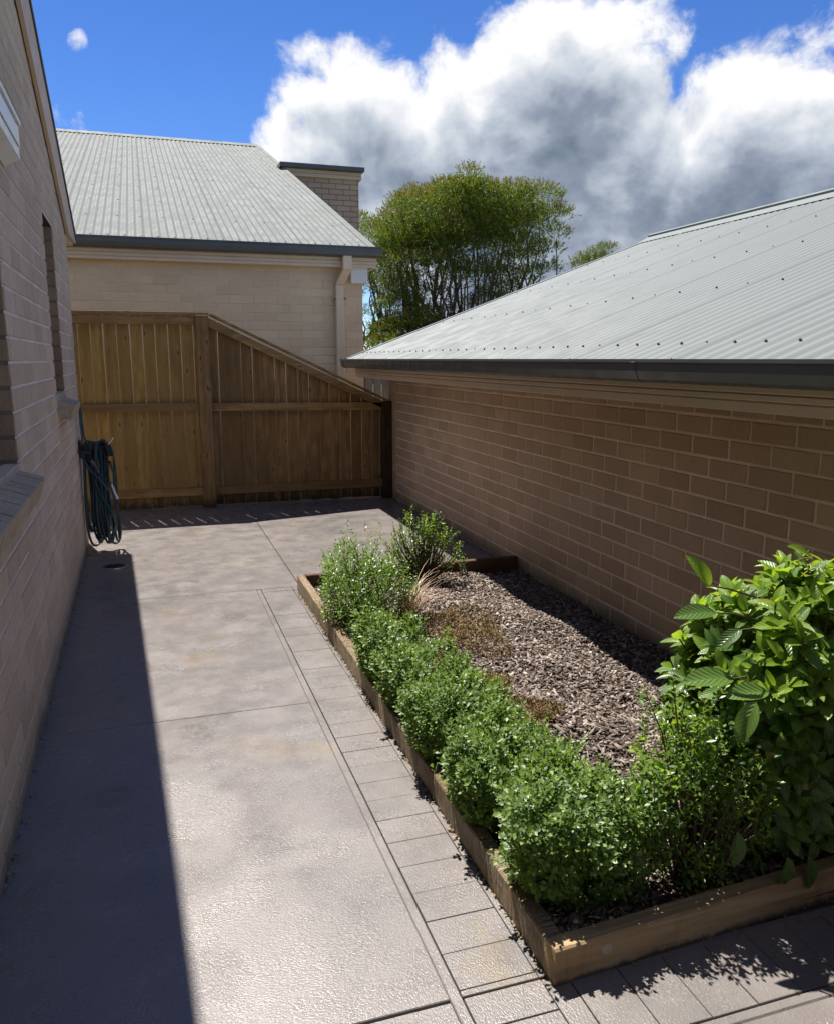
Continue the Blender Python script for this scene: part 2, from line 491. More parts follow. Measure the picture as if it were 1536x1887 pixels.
M['box_leaf2'] = leaf_mat('loose_box_leaf', (0.045, 0.090, 0.017), (0.135, 0.235, 0.038), 0.36, 0.34, 0.5, tip=(0.24, 0.33, 0.04))
M['box_new'] = leaf_mat('new_box_leaf', (0.13, 0.22, 0.022), (0.21, 0.31, 0.035), 0.45, 0.4, 0.4)
M['box_red'] = leaf_mat('reddish_shoot_leaf', (0.065, 0.03, 0.018), (0.11, 0.06, 0.03), 0.3, 0.4, 0.4)
M['gard_leaf'] = leaf_mat('gardenia_leaf', (0.045, 0.095, 0.018), (0.115, 0.20, 0.038), 0.32, 0.33, 0.5, veins=True)
M['gard_new'] = leaf_mat('gardenia_new_lit_leaf', (0.12, 0.215, 0.022), (0.20, 0.30, 0.032), 0.42, 0.32, 0.5, veins=True)
M['twig'] = plain_mat('twig_bark', (0.10, 0.075, 0.05), 0.85, 0.2)
M['twig_pale'] = plain_mat('dead_stick', (0.36, 0.30, 0.23), 0.8, 0.2)
M['mulch'] = bits_mat('bark_mulch', [(0.0, (0.055, 0.040, 0.032)), (0.3, (0.125, 0.094, 0.076)), (0.6, (0.205, 0.163, 0.138)), (0.88, (0.32, 0.27, 0.235)), (1.0, (0.52, 0.45, 0.38))])
M['soil'] = plain_mat('dark_soil', (0.06, 0.046, 0.037), 0.95, 0.1)
M['weed'] = bits_mat('dried_weed', [(0.0, (0.13, 0.080, 0.030)), (0.5, (0.25, 0.16, 0.062)), (0.93, (0.36, 0.25, 0.105)), (0.96, (0.25, 0.30, 0.06)), (1.0, (0.28, 0.34, 0.07))])
M['straw'] = bits_mat('dried_grass', [(0.0, (0.22, 0.12, 0.06)), (0.5, (0.36, 0.22, 0.12)), (0.9, (0.48, 0.35, 0.23)), (1.0, (0.60, 0.48, 0.34))], 0.6, 0.35)
M['litter'] = bits_mat('leaf_litter', [(0.0, (0.08, 0.055, 0.03)), (0.5, (0.22, 0.15, 0.08)), (1.0, (0.45, 0.37, 0.25))])
M['hose'] = plain_mat('green_hose', (0.010, 0.055, 0.058), 0.30, 0.5)
M['hose_light'] = plain_mat('blue_grey_hose', (0.045, 0.062, 0.085), 0.35, 0.5)
M['black_plastic'] = plain_mat('black_plastic', (0.012, 0.012, 0.013), 0.4, 0.5)
M['brass'] = plain_mat('brass_fitting', (0.48, 0.27, 0.10), 0.4, 0.5, 0.8)
M['steel'] = plain_mat('steel_nozzle', (0.65, 0.58, 0.48), 0.3, 0.5, 0.9)
M['bark'] = wood_mat('tree_bark', (0.075, 0.058, 0.046), (0.155, 0.128, 0.105), 'Z', knots=0.0, rough=0.9)
M['bark_pale'] = wood_mat('pale_tree_bark', (0.17, 0.13, 0.105), (0.31, 0.25, 0.21), 'Z', knots=0.0, rough=0.9)
M['tree_leaf'] = leaf_mat('paperbark_leaf', (0.038, 0.070, 0.012), (0.125, 0.178, 0.028), 0.32, 0.5, 0.3)
M['tree_tip'] = leaf_mat('reddish_tip', (0.12, 0.07, 0.04), (0.20, 0.13, 0.06), 0.3, 0.6, 0.2)
M['grass'] = plain_mat('dry_lawn', (0.10, 0.105, 0.05), 0.95, 0.1)
M['iron'] = plain_mat('dark_iron', (0.02, 0.02, 0.022), 0.55, 0.4, 0.2)


# ------------------------------------------------------------------ mesh helpers
def link(o, parent=None):
    COL.objects.link(o)
    if parent is not None:
        o.parent = parent
    return o


def tag(o, label=None, cat=None, group=None, kind=None):
    if label:
        o['label'] = label
    if cat:
        o['category'] = cat
    if group:
        o['group'] = group
    if kind:
        o['kind'] = kind
    return o


def empty(name, loc=(0, 0, 0), rz=0.0, label=None, cat=None, group=None):
    o = bpy.data.objects.new(name, None)
    o.empty_display_size = 0.1
    o.location = loc
    o.rotation_euler = (0, 0, rz)
    link(o)
    return tag(o, label, cat, group)


def np_mesh(name, V, F, mats=None, mat_idx=None, smooth=False, uv=None):
    """V (n,3), F (m,k) with one k for all the faces"""
    V = np.asarray(V, np.float32)
    F = np.asarray(F, np.int32)
    me = bpy.data.meshes.new(name)
    me.vertices.add(len(V))
    me.vertices.foreach_set('co', V.ravel())
    k = F.shape[1]
    me.loops.add(F.size)
    me.loops.foreach_set('vertex_index', F.ravel())
    me.polygons.add(len(F))
    me.polygons.foreach_set('loop_start', np.arange(0, F.size, k, dtype=np.int32))
    me.polygons.foreach_set('loop_total', np.full(len(F), k, np.int32))
    if smooth:
        me.polygons.foreach_set('use_smooth', np.ones(len(F), bool))
    if mats:
        for m in mats:
            me.materials.append(m)
    if mat_idx is not None:
        me.polygons.foreach_set('material_index', np.asarray(mat_idx, np.int32))
    if uv is not None:
        l = me.uv_layers.new(name='UVMap')
        l.data.foreach_set('uv', np.asarray(uv, np.float32)[F.ravel()].ravel())
    me.update()
    me.validate()
    return me


class MB:
    """collects simple solids, links them as one mesh object"""
    def __init__(self):
        self.v = []
        self.f = []

    def poly(self, pts, faces):
        b = len(self.v)
        self.v += [tuple(p) for p in pts]
        self.f += [tuple(b + i for i in f) for f in faces]

    def box(self, x0, x1, y0, y1, z0, z1, ch=0.0):
        if x1 < x0: x0, x1 = x1, x0
        if y1 < y0: y0, y1 = y1, y0
        if z1 < z0: z0, z1 = z1, z0
        if ch <= 0:
            P = [(x0, y0, z0), (x1, y0, z0), (x1, y1, z0), (x0, y1, z0), (x0, y0, z1), (x1, y0, z1), (x1, y1, z1), (x0, y1, z1)]
            self.poly(P, [(3, 2, 1, 0), (4, 5, 6, 7), (0, 1, 5, 4), (1, 2, 6, 5), (2, 3, 7, 6), (3, 0, 4, 7)])
            return
        # chamfered along every edge
        c = ch
        idx = {}
        P = []
        for i, x in enumerate((x0, x1)):
            for j, y in enumerate((y0, y1)):
                for k, z in enumerate((z0, z1)):
                    sx, sy, sz = (1, -1)[i], (1, -1)[j], (1, -1)[k]
                    for ax, p in enumerate(((x, y + sy * c, z + sz * c), (x + sx * c, y, z + sz * c), (x + sx * c, y + sy * c, z))):
                        idx[(i, j, k, ax)] = len(P)
                        P.append(p)
        F = []
        for i in (0, 1):
            q = [idx[(i, 0, 0, 0)], idx[(i, 1, 0, 0)], idx[(i, 1, 1, 0)], idx[(i, 0, 1, 0)]]
            F.append(q if i else q[::-1])
            q = [idx[(0, i, 0, 1)], idx[(1, i, 0, 1)], idx[(1, i, 1, 1)], idx[(0, i, 1, 1)]]
            F.append(q[::-1] if i else q)
            q = [idx[(0, 0, i, 2)], idx[(1, 0, i, 2)], idx[(1, 1, i, 2)], idx[(0, 1, i, 2)]]
            F.append(q if i else q[::-1])
        for a in (0, 1):
            for b in (0, 1):
                q = [idx[(0, a, b, 1)], idx[(1, a, b, 1)], idx[(1, a, b, 2)], idx[(0, a, b, 2)]]
                F.append(q if a == b else q[::-1])
                q = [idx[(a, 0, b, 0)], idx[(a, 1, b, 0)], idx[(a, 1, b, 2)], idx[(a, 0, b, 2)]]
                F.append(q[::-1] if a == b else q)
                q = [idx[(a, b, 0, 0)], idx[(a, b, 1, 0)], idx[(a, b, 1, 1)], idx[(a, b, 0, 1)]]
                F.append(q if a == b else q[::-1])
                for k in (0, 1):
                    t = [idx[(a, b, k, 0)], idx[(a, b, k, 1)], idx[(a, b, k, 2)]]
                    F.append(t if (a + b + k) % 2 == 0 else t[::-1])
        self.poly(P, F)

    def prism(self, prof, a0, a1, axis='Y'):
        """extrude a 2D profile along an axis (profile in the two other axes, in order)"""
        n = len(prof)
        P = []
        for a in (a0, a1):
            for p, q in prof:
                P.append({'X': (a, p, q), 'Y': (p, a, q), 'Z': (p, q, a)}[axis])
        F = [tuple(range(n - 1, -1, -1)), tuple(range(n, 2 * n))]
        for i in range(n):
            j = (i + 1) % n
            F.append((i, j, n + j, n + i))
        self.poly(P, F)

    def tube(self, pts, rad, seg=6, cap=True):
        pts = [Vector(p) for p in pts]
        n = len(pts)
        rads = rad if hasattr(rad, '__len__') else [rad] * n
        b = len(self.v)
        up = Vector((0.13, 0.21, 0.97))
        prevx = None
        for i, p in enumerate(pts):
            t = (pts[min(i + 1, n - 1)] - pts[max(i - 1, 0)])
            if t.length < 1e-9:
                t = Vector((0, 0, 1))
            t.normalize()
            x = (prevx - t * prevx.dot(t)) if prevx is not None else t.cross(up)
            if x.length < 1e-6:
                x = t.cross(Vector((1, 0, 0)))
            x.normalize()
            prevx = x
            y = t.cross(x)
            for k in range(seg):
                a = 2 * math.pi * k / seg
                self.v.append(tuple(p + (x * math.cos(a) + y * math.sin(a)) * rads[i]))
        for i in range(n - 1):
            for k in range(seg):
                k2 = (k + 1) % seg
                self.f.append((b + i * seg + k, b + i * seg + k2, b + (i + 1) * seg + k2, b + (i + 1) * seg + k))
        if cap:
            self.f.append(tuple(b + k for k in range(seg - 1, -1, -1)))
            self.f.append(tuple(b + (n - 1) * seg + k for k in range(seg)))

    def mesh(self, name, mat, smooth=False):
        me = bpy.data.meshes.new(name)
        me.from_pydata(self.v, [], self.f)
        for m in (mat if isinstance(mat, (list, tuple)) else [mat]):
            me.materials.append(m)
        if smooth:
            me.polygons.foreach_set('use_smooth', np.ones(len(me.polygons), bool))
        me.update()
        return me

    def build(self, name, mat, parent=None, smooth=False, loc=None, rot=None):
        o = bpy.data.objects.new(name, self.mesh(name, mat, smooth))
        link(o, parent)
        if loc is not None:
            o.location = loc
        if rot is not None:
            o.rotation_euler = rot
        return o


_cy, _sy, _cp, _sp = math.cos(R(18.0)), math.sin(R(18.0)), math.cos(R(10.666)), math.sin(R(10.666))


def seen_area(p, size):
    """how large a piece of this size shows in the photograph (0 outside the frame)"""
    x, y, z = p[0], p[1], p[2] - EYE
    right = x * _cy - y * _sy
    f0 = x * _sy + y * _cy
    dep = f0 * _cp - z * _sp
    up = f0 * _sp + z * _cp
    if dep < 0.2:
        return 0.0
    u, v = 768 + 1500 * right / dep, 943.5 - 1500 * up / dep
    if u < -60 or u > 1596 or v < -60 or v > 1947:
        return 0.0
    return size * (1500 / dep) ** 2


# ------------------------------------------------------------------ brick walls
BH, BL, JT = 0.076, 0.230, 0.010
_bcache = {}


def brick_shape(L, H, var, D=0.05, jit=0.0012, key='b'):
    """face at local y = 0 looking to -y, length along x from 0, height along z from 0"""
    r = random.Random(hash((key, var, round(L, 3), round(H, 3))) & 0xffff)
    c = 0.004
    j = lambda: r.uniform(-jit, jit)
    out = [(0 + j(), c, 0 + j()), (L + j(), c, 0 + j()), (L + j(), c, H + j()), (0 + j(), c, H + j())]
    inn = [(c, abs(j()) * .6, c), (L - c, abs(j()) * .6, c), (L - c, abs(j()) * .6, H - c), (c, abs(j()) * .6, H - c)]
    bk = [(0, D, 0), (L, D, 0), (L, D, H), (0, D, H)]
    P = out + inn + bk
    F = [(4, 5, 6, 7)]
    for a in range(4):
        b = (a + 1) % 4
        F.append((a, b, 4 + b, 4 + a))
        F.append((8 + a, 8 + b, b, a))
    return P, F


def clip_poly(poly, a, b, c):
    """keep a*s + b*z <= c"""
    out = []
    for i in range(len(poly)):
        p, q = poly[i], poly[(i + 1) % len(poly)]
        dp, dq = a * p[0] + b * p[1] - c, a * q[0] + b * q[1] - c
        if dp <= 0:
            out.append(p)
        if dp * dq < 0:
            t = dp / (dp - dq)
            out.append((p[0] + t * (q[0] - p[0]), p[1] + t * (q[1] - p[1])))
    return out


def brick_wall(house, origin, rz, s0, s1, z0, z1, mat, mortar, thick=0.22, openings=(), cut=None, zoff=0.0, soff=0.0, limit=300, depth=0.05, recess=0.005, name='wall', local=True):
    """a wall in its own frame: s along x, faces -y. openings: (s0, s1, z0, z1). cut: half plane a*s+b*z<=c"""
    # mortar body, with real holes for the openings
    mb = MB()
    xs = sorted({s0, s1, *[v for o in openings for v in o[:2] if s0 < v < s1]})
    zs = sorted({z0, z1, *[v for o in openings for v in o[2:] if z0 < v < z1]})
    for i in range(len(xs) - 1):
        for k in range(len(zs) - 1):
            cx, cz = (xs[i] + xs[i + 1]) / 2, (zs[k] + zs[k + 1]) / 2
            if any(o[0] < cx < o[1] and o[2] < cz < o[3] for o in openings):
                continue
            pl = [(xs[i], zs[k]), (xs[i + 1], zs[k]), (xs[i + 1], zs[k + 1]), (xs[i], zs[k + 1])]
            if cut:
                pl = clip_poly(pl, *cut)
            if len(pl) >= 3:
                mb.prism(pl, recess, thick, 'Y')
    wall = mb.build(name, mortar, house, loc=origin, rot=(0, 0, rz))
    Mw = (Matrix.Translation(house.location) @ Matrix.Rotation(house.rotation_euler.z, 4, 'Z') @ Matrix.Translation(origin) @ Matrix.Rotation(rz, 4, 'Z'))
    pieces = []
    k0 = int(math.floor((z0 - zoff) / (BH + JT)))
    k = k0
    while True:
        zb = k * (BH + JT) + zoff + JT / 2
        if zb > z1:
            break
        za, zt = max(zb, z0 + 0.002), min(zb + BH, z1)
        if zt - za > 0.012:
            s = math.floor(s0 / (BL + JT)) * (BL + JT) + soff + (0.5 * (BL + JT) if k % 2 else 0.0)
            while s > s0:
                s -= BL + JT
            while s < s1:
                a, b = max(s + JT / 2, s0), min(s + JT / 2 + BL, s1)
                spans = [(a, b)]
                for o in openings:
                    if o[2] < (za + zt) / 2 < o[3]:
                        ns = []
                        for (p, q) in spans:
                            if q <= o[0] or p >= o[1]:
                                ns.append((p, q))
                            else:
                                if p < o[0]: ns.append((p, o[0]))
                                if q > o[1]: ns.append((o[1], q))
                        spans = ns
                for (p, q) in spans:
                    if q - p > 0.015:
                        pieces.append((p, q, za, zt))
                s += BL + JT
        k += 1
    plain, clipped = [], []
    for pc in pieces:
        if cut:
            vals = [cut[0] * s + cut[1] * z - cut[2] for s in pc[:2] for z in pc[2:]]
            if min(vals) >= 0:
                continue
            if max(vals) > 0:
                clipped.append(pc)
                continue
        c = Mw @ Vector(((pc[0] + pc[1]) / 2, 0, (pc[2] + pc[3]) / 2))
        plain.append((seen_area(c, (pc[1] - pc[0]) * (pc[3] - pc[2])), pc))
    plain.sort(key=lambda t: -t[0])
    n_obj = 0
    rest = MB()
    for ar, pc in plain:
        L, H = round(pc[1] - pc[0], 3), round(pc[3] - pc[2], 3)
        dy = random.uniform(-0.0012, 0.0012)
        if ar > 0 and n_obj < limit:
            var = random.randrange(5)
            kk = (L, H, var, mat.name)
            if kk not in _bcache:
                P, F = brick_shape(L, H, var, depth)
                q = MB()
                q.poly(P, F)
                _bcache[kk] = q.mesh('brick', mat)
            o = bpy.data.objects.new('brick', _bcache[kk])
            o.location = (pc[0], dy, pc[2] + random.uniform(-0.0008, 0.0008))
            link(o, wall)
            n_obj += 1
        else:
            P, F = brick_shape(L, H, random.randrange(5), depth)
            rest.poly([(p[0] + pc[0], p[1] + dy, p[2] + pc[2]) for p in P], F)
    for pc in clipped:
        pl = clip_poly([(pc[0], pc[2]), (pc[1], pc[2]), (pc[1], pc[3]), (pc[0], pc[3])], *cut)
        if len(pl) >= 3:
            rest.prism(pl, 0.0, depth, 'Y')
    if rest.v:
        o = rest.build('bricks', mat, wall)
        o['kind'] = 'stuff'
    return wall


def corr_sheet(length, ribs, pitch=0.0762, amp=0.0074, seg=8, th=0.0012, nl=1):
    """a corrugated sheet: width along x, slope along +y (flat), lap rib at the low-x edge slightly proud"""
    n = ribs * seg + 1
    x = np.arange(n) * pitch / seg
    z = amp * np.cos(2 * np.pi * x / pitch)
    lap = np.clip(1 - x / (pitch * 0.55), 0, 1)
    z = z + 0.004 * np.sqrt(lap)
    V = []
    for yy in np.linspace(0, length, nl + 1):
        V.append(np.stack([x, np.full(n, yy), z], 1))
    V = np.concatenate(V)
    F = []
    for r in range(nl):
        a = r * n + np.arange(n - 1)
        F.append(np.stack([a, a + 1, a + n + 1, a + n], 1))
    F = np.concatenate(F)
    # folded lap edge and cut end
    return V, F


def add_roof(house, mat, origin, rz, slope, length, n_sheets, ribs=10, first_ribs=None, screw_rows=None, pan_dir=1, part='roof'):
    """roof frame: x along the eave, y up the slope"""
    fr = bpy.data.objects.new(part, None)
    fr.empty_display_size = 0.1
    fr.location = origin
    fr.rotation_mode = 'XYZ'
    fr.rotation_euler = (Matrix.Rotation(rz, 4, 'Z') @ Matrix.Rotation(slope, 4, 'X')).to_euler()
    link(fr, house)
    W = ribs * 0.0762
    V, F = corr_sheet(length, ribs)
    # edge turned down so that the lap casts a line
    n = ribs * 8 + 1
    e0 = len(V)
    V = np.concatenate([V, V[[0, n]] - np.array([0.0, 0, 0.006])])
    V = np.concatenate([V, V[[0, n]]])
    F = np.concatenate([F, [[e0, e0 + 2, e0 + 3, e0 + 1]]])
    # cut end at the eave has the sheet's thickness
    lo = V[:n].copy()
    lo[:, 2] -= 0.0025
    b = len(V)
    V = np.concatenate([V, lo, V[:n]])
    a = np.arange(n - 1)
    F = np.concatenate([F, np.stack([b + a, b + a + 1, b + n + a + 1, b + n + a], 1)])
    me = np_mesh('roof_sheet', V, F, [mat], smooth=True)
    for i in range(n_sheets):
        o = bpy.data.objects.new('roof_sheet', me)
        o.location = (i * W, 0, random.uniform(0, 0.0006))
        link(o, fr)
    return fr, W


def screws(fr, width, rows, first_every, pitch=0.0762, size=0.0062, skip=None):
    s = MB()
    nr = int(width / pitch)
    for ri, y in enumerate(rows):
        k = 0
        step = 0
        while k < nr:
            x = k * pitch
            if not (skip and skip(x)):
                h = 0.008
                r1, r2 = size * 1.55, size
                P = []
                for (r, z) in ((r1, h), (r1, h + 0.002), (r2, h + 0.0025), (r2, h + 0.0075)):
                    for q in range(6):
                        a = q * math.pi / 3
                        P.append((x + r * math.cos(a), y + random.uniform(-0.004, 0.004) * 0 + r * math.sin(a), z))
                F = []
                for lv in range(3):
                    for q in range(6):
                        q2 = (q + 1) % 6
                        F.append((lv * 6 + q, lv * 6 + q2, lv * 6 + 6 + q2, lv * 6 + 6 + q))
                F.append(tuple(18 + q for q in range(6)))
                s.poly(P, F)
            if ri == 0:
                k += first_every
            else:
                k += (3, 4, 3)[step % 3]
                step += 1
    o = s.build('roof_screws', M['screw'], fr)
    o['kind'] = 'stuff'
    return o


def gutter_prof(h=0.09, w=0.115):
    """quad gutter outline (p outwards, q up), open at the top; outer face rounded at the foot"""
    return [(0, 0), (0.0, -h), (w * 0.62, -h), (w * 0.86, -h * 0.86), (w * 0.97, -h * 0.5), (w * 0.97, -0.012), (w * 1.04, -0.010), (w * 1.04, 0.002), (w * 0.95, 0.002), (w * 0.95, -0.03), (0.006, -0.03)]


# ==================================================================== LEFT HOUSE
# wall frame: s along the wall (world +y), face looks to +x
LH = empty('brick_house', (-0.41, 0, 0), R(0.75), 'beige brick house on the left of the path, shaded wall under a raked brown board', 'house')
RAKE = 0.335
W1 = (1.75, 3.15, 0.975, 2.115)
W2 = (4.78, 5.34, 1.135, 2.115)


def rake_top(y):
    return 2.29 + RAKE * (7.06 - y)


# gable ridge at y = -0.6; wall from y=-8 to 6.43
RIDGE_Y = -0.6
lw = brick_wall(LH, (0, 0, 0), R(90), RIDGE_Y, 6.43, -0.06, rake_top(RIDGE_Y) - 0.2, M['brick_grey'], M['mortar_pale'], openings=[W1, W2],
                cut=(RAKE, 1.0, 2.29 + RAKE * 7.06 - 0.2), zoff=-0.03, soff=0.07, recess=0.0055)
# the end wall that looks to the fence and the half behind the ridge
mb = MB()
mb.box(-9.0, -0.226, 6.21, 6.43, -0.06, 2.19)
mb.prism([(RIDGE_Y, -0.06), (RIDGE_Y, rake_top(RIDGE_Y) - 0.2), (-8.2, 2.1), (-8.2, -0.06)], -0.22, -0.004, 'X')
mb.build('end_wall', M['brick_grey'], LH)
# brown end bricks in the far reveals of the two windows
for (sa, sb, za, zb) in (W1, W2):
    z = -0.03 + math.ceil((za + 0.03) / 0.086) * 0.086 - 0.086 + 0.005
    while z < zb:
        z0_, z1_ = max(z, za + 0.004), min(z + BH, zb - 0.001)
        if z1_ - z0_ > 0.015:
            P, F = brick_shape(0.112, z1_ - z0_, random.randrange(5), 0.05)
            q = MB(); q.poly(P, F)
            o = q.build('brick', M['brick_jamb'], lw, loc=(sb - 0.003, 0.1145, z0_), rot=(0, 0, R(-90)))
            q = MB(); q.poly(*brick_shape(0.112, z1_ - z0_, random.randrange(5), 0.05))
            o = q.build('brick', M['brick_jamb'], lw, loc=(sa + 0.003, 0.002, z0_), rot=(0, 0, R(90)))
        z += 0.086
    for (j0, j1) in ((sb - 0.0012, sb + 0.02), (sa - 0.02, sa + 0.0012)):
        q = MB(); q.box(j0, j1, 0.006, 0.1146, za + 0.002, zb - 0.002)
        q.build('reveal_mortar', M['mortar_wing'], lw)
    q = MB(); q.box(sa + 0.004, sb - 0.004, 0.006, 0.112, zb - 0.006, zb + 0.004)
    q.build('lintel', M['iron'], lw)

for wi, (sa, sb, za, zb) in enumerate((W1, W2)):
    win = bpy.data.objects.new('window', None)
    win.empty_display_size = 0.1
    win.location = (0, 0, 0)
    win.rotation_euler = (0, 0, R(90))
    link(win, LH)
    f = MB()
    t = 0.045
    f.box(sa + 0.004, sa + t, 0.115, 0.175, za + 0.03, zb, 0.003)
    f.box(sb - t, sb - 0.004, 0.115, 0.175, za + 0.03, zb, 0.003)
    f.box(sa + t, sb - t, 0.117, 0.173, zb - t, zb - 0.001, 0.003)
    f.box(sa + t, sb - t, 0.117, 0.173, za + 0.03, za + 0.03 + t, 0.003)
    f.build('window_frame', M['alu'], win)
    f = MB()
    mid = (sa + sb) / 2
    f.box(sb - t - 0.035, sb - t - 0.001, 0.128, 0.158, za + 0.03 + t, zb - t, 0.002)
    f.box(mid - 0.018, mid + 0.018, 0.128, 0.158, za + 0.03 + t, zb - t, 0.002)
    f.build('sash', M['alu'], win)
    for (p0, p1) in ((sa + t, mid - 0.018), (mid + 0.018, sb - t - 0.036)):
        f = MB()
        f.box(p0, p1, 0.142, 0.148, za + 0.03 + t, zb - t)
        f.build('pane', M['glass'], win)
    f = MB()
    f.box(sa, sb, 0.19, 0.21, za, zb)
    f.build('blind', M['alu'], win)
    # sloping rowlock sill, brick by brick
    sill = bpy.data.objects.new('window_sill', None)
    sill.empty_display_size = 0.1
    sill.rotation_euler = (0, 0, R(90))
    link(sill, LH)
    s = sa - 0.0
    while s < sb - 0.02:
        e = min(s + 0.077, sb + 0.004)
        q = MB()
        d, dz = 0.150, random.uniform(-0.0015, 0.0015)
        # profile (y out of the wall is negative, z): sloping top, front face, underside running back to the wall
        pr = [(0.112, za + 0.038 + dz), (-0.078, za - 0.028 + dz), (-0.081, za - 0.034 + dz), (-0.060, za - 0.105 + dz), (0.112, za - 0.048)]
        q.prism(pr, s, e, 'X')
        q.build('brick', M['sill'], sill)
        s += 0.087
    q = MB()
    q.prism([(0.108, za + 0.030), (-0.071, za - 0.033), (-0.054, za - 0.100), (0.108, za - 0.044)], sa + 0.002, sb - 0.002, 'X')
    q.build('mortar_bed', M['mortar_pale'], sill)

# raked barge board with a metal roll on its top edge
q = MB()
y0 = 7.06
top = lambda y: 2.275 + RAKE * (y0 - y)
pr = [(y0, 2.275), (y0, 2.235), (6.36, 2.205), (RIDGE_Y, 2.205 + RAKE * (6.36 - RIDGE_Y)), (RIDGE_Y, top(RIDGE_Y))]
q.prism(pr, 0.006, 0.026, 'X')
q.build('barge_board', M['barge'], LH)
q = MB()
a = math.atan(RAKE)
ln = (y0 - RIDGE_Y) / math.cos(a)
q.prism([(0.02, 0.0), (0.034, -0.02), (0.034, 0.018), (0.022, 0.03), (-0.12, 0.034), (-0.12, 0.028), (0.0, 0.02)], 0, ln, 'Y')
q.v = [(x, y0 - t * math.cos(a), 2.277 + z + t * math.sin(a)) for x, t, z in q.v]
q.build('barge_capping', M['roof_far'], LH)
# boxed eave past the corner, and the roof sheets (slope falls towards the fence)
q = MB()
q.box(-9.0, 0.004, 6.432, 7.05, 2.215, 2.26)
q.build('eave_soffit', M['fascia'], LH)
fr, Wd = add_roof(LH, M['roof_far'], (0.0, 7.08, 2.305), R(180), -0.0 + math.atan(RAKE), (7.08 - RIDGE_Y) / math.cos(a), 12)
fr2, Wd = add_roof(LH, M['roof_far'], (-9.1, -8.3, 2.305), R(0), math.atan(RAKE), (8.3 + RIDGE_Y) / math.cos(a), 12)

# white wall box high on the wall at the left edge
WB = empty('wall_box', (-0.41, 0, 0), R(0.75), 'white metal box with a glossy front fixed high on the beige brick wall', 'wall box')
q = MB()
q.prism([(0.003, 2.045), (0.056, 2.072), (0.056, 2.205), (0.003, 2.23)], 2.3, 3.44, 'Y')
q.build('casing', M['white_metal'], WB)
q = MB()
q.box(0.057, 0.061, 2.36, 3.42, 2.110, 2.176, 0.001)
q.build('front_panel', M['gloss'], WB)
q = MB()
q.box(0.057, 0.068, 2.32, 3.44, 2.184, 2.202, 0.003)
q.build('front_trim', M['white_metal'], WB)

# ==================================================================== RIGHT HOUSE
RH_LOC = Vector((2.189, 0, 0))
RH = empty('brick_house', RH_LOC, R(-0.39), 'low tan brick house on the right with pale corrugated roof, dark gutter and stepped fascia', 'house')
rw = brick_wall(RH, (0, 0, 0), R(-90), -7.79, 5.0, -0.06, 1.24, M['brick_tan'], M['mortar_pink'], zoff=0.008, soff=0.03, recess=0.004)
q = MB()
q.box(0.0, 9.0, 7.57, 7.79, -0.06, 1.2)
q.prism([(0.0, 1.2), (9.0, 1.2), (4.0, 2.5)], 7.57, 7.79, 'Y')
q.build('gable_wall', M['brick_tan'], RH)
# eave: stepped fascia, soffit, gutter
ys, ye = -5.0, 7.79
q = MB()
q.box(-0.325, -0.01, ys, ye + 0.06, 1.243, 1.252)
q.build('soffit', M['fascia_right'], RH)
q = MB()
for (xa, xb, za, zb) in ((-0.338, -0.318, 1.187, 1.222), (-0.343, -0.318, 1.226, 1.246), (-0.349, -0.318, 1.250, 1.282), (-0.342, -0.318, 1.286, 1.345)):
    q.box(xa, xb, ys, ye - 0.03, za, zb, 0.003)
q.box(-0.332, -0.321, ys, ye - 0.032, 1.19, 1.34)
q.build('fascia', M['fascia_right'], RH)
q = MB()
q.prism([(-0.349 - p - 0.002, 1.357 + z) for p, z in gutter_prof(0.085, 0.104)], ys, ye + 0.13, 'Y')
q.build('gutter', M['gutter'], RH)
for yj in (5.62, 2.72):
    q = MB()
    q.prism([(-0.349 - p - 0.0035, 1.357 + z) for p, z in gutter_prof(0.0862, 0.1045)[:7] + [(0.10, 0.0)]], yj, yj + 0.028, 'Y')
    q.build('gutter_joiner', M['gutter'], RH)
# roof rises to +x. frame: x along the eave runs to -y (rz=-90), y up the slope
RS = R(20.6)
rl = (5.14 - 1.80) / math.cos(RS)
fr, Wd = add_roof(RH, M['roof_right'], (-0.415, 7.885, 1.352), R(-90), RS, rl, 17)
screws(fr, Wd * 17, [0.16] + [0.16 + 0.83 * i for i in range(1, 5)], 2, size=0.0040)
# verge flashing and ridge capping
q = MB()
q.prism([(-0.03, -0.03), (-0.022, 0.012), (0.075, 0.014), (0.075, 0.010), (-0.016, 0.007), (-0.024, -0.03)], 0.0, rl - 0.0, 'Y')
q.build('verge_flashing', M['roof_right'], fr)
q = MB()
q.prism([(rl - 0.16, 0.0135), (rl, 0.030), (rl + 0.0, 0.048), (rl + 0.02, 0.056), (rl + 0.04, 0.048), (rl + 0.20, -0.11), (rl + 0.20, -0.115), (rl + 0.0, 0.02), (rl - 0.16, 0.011)], -0.02, Wd * 17, 'X')
q.build('ridge_capping', M['roof_right'], fr)
fr2, Wd = add_roof(RH, M['roof_right'], (-0.415 + 2 * (5.14 - 1.80), 7.885 - 17 * Wd, 1.352), R(90), RS, rl, 17)

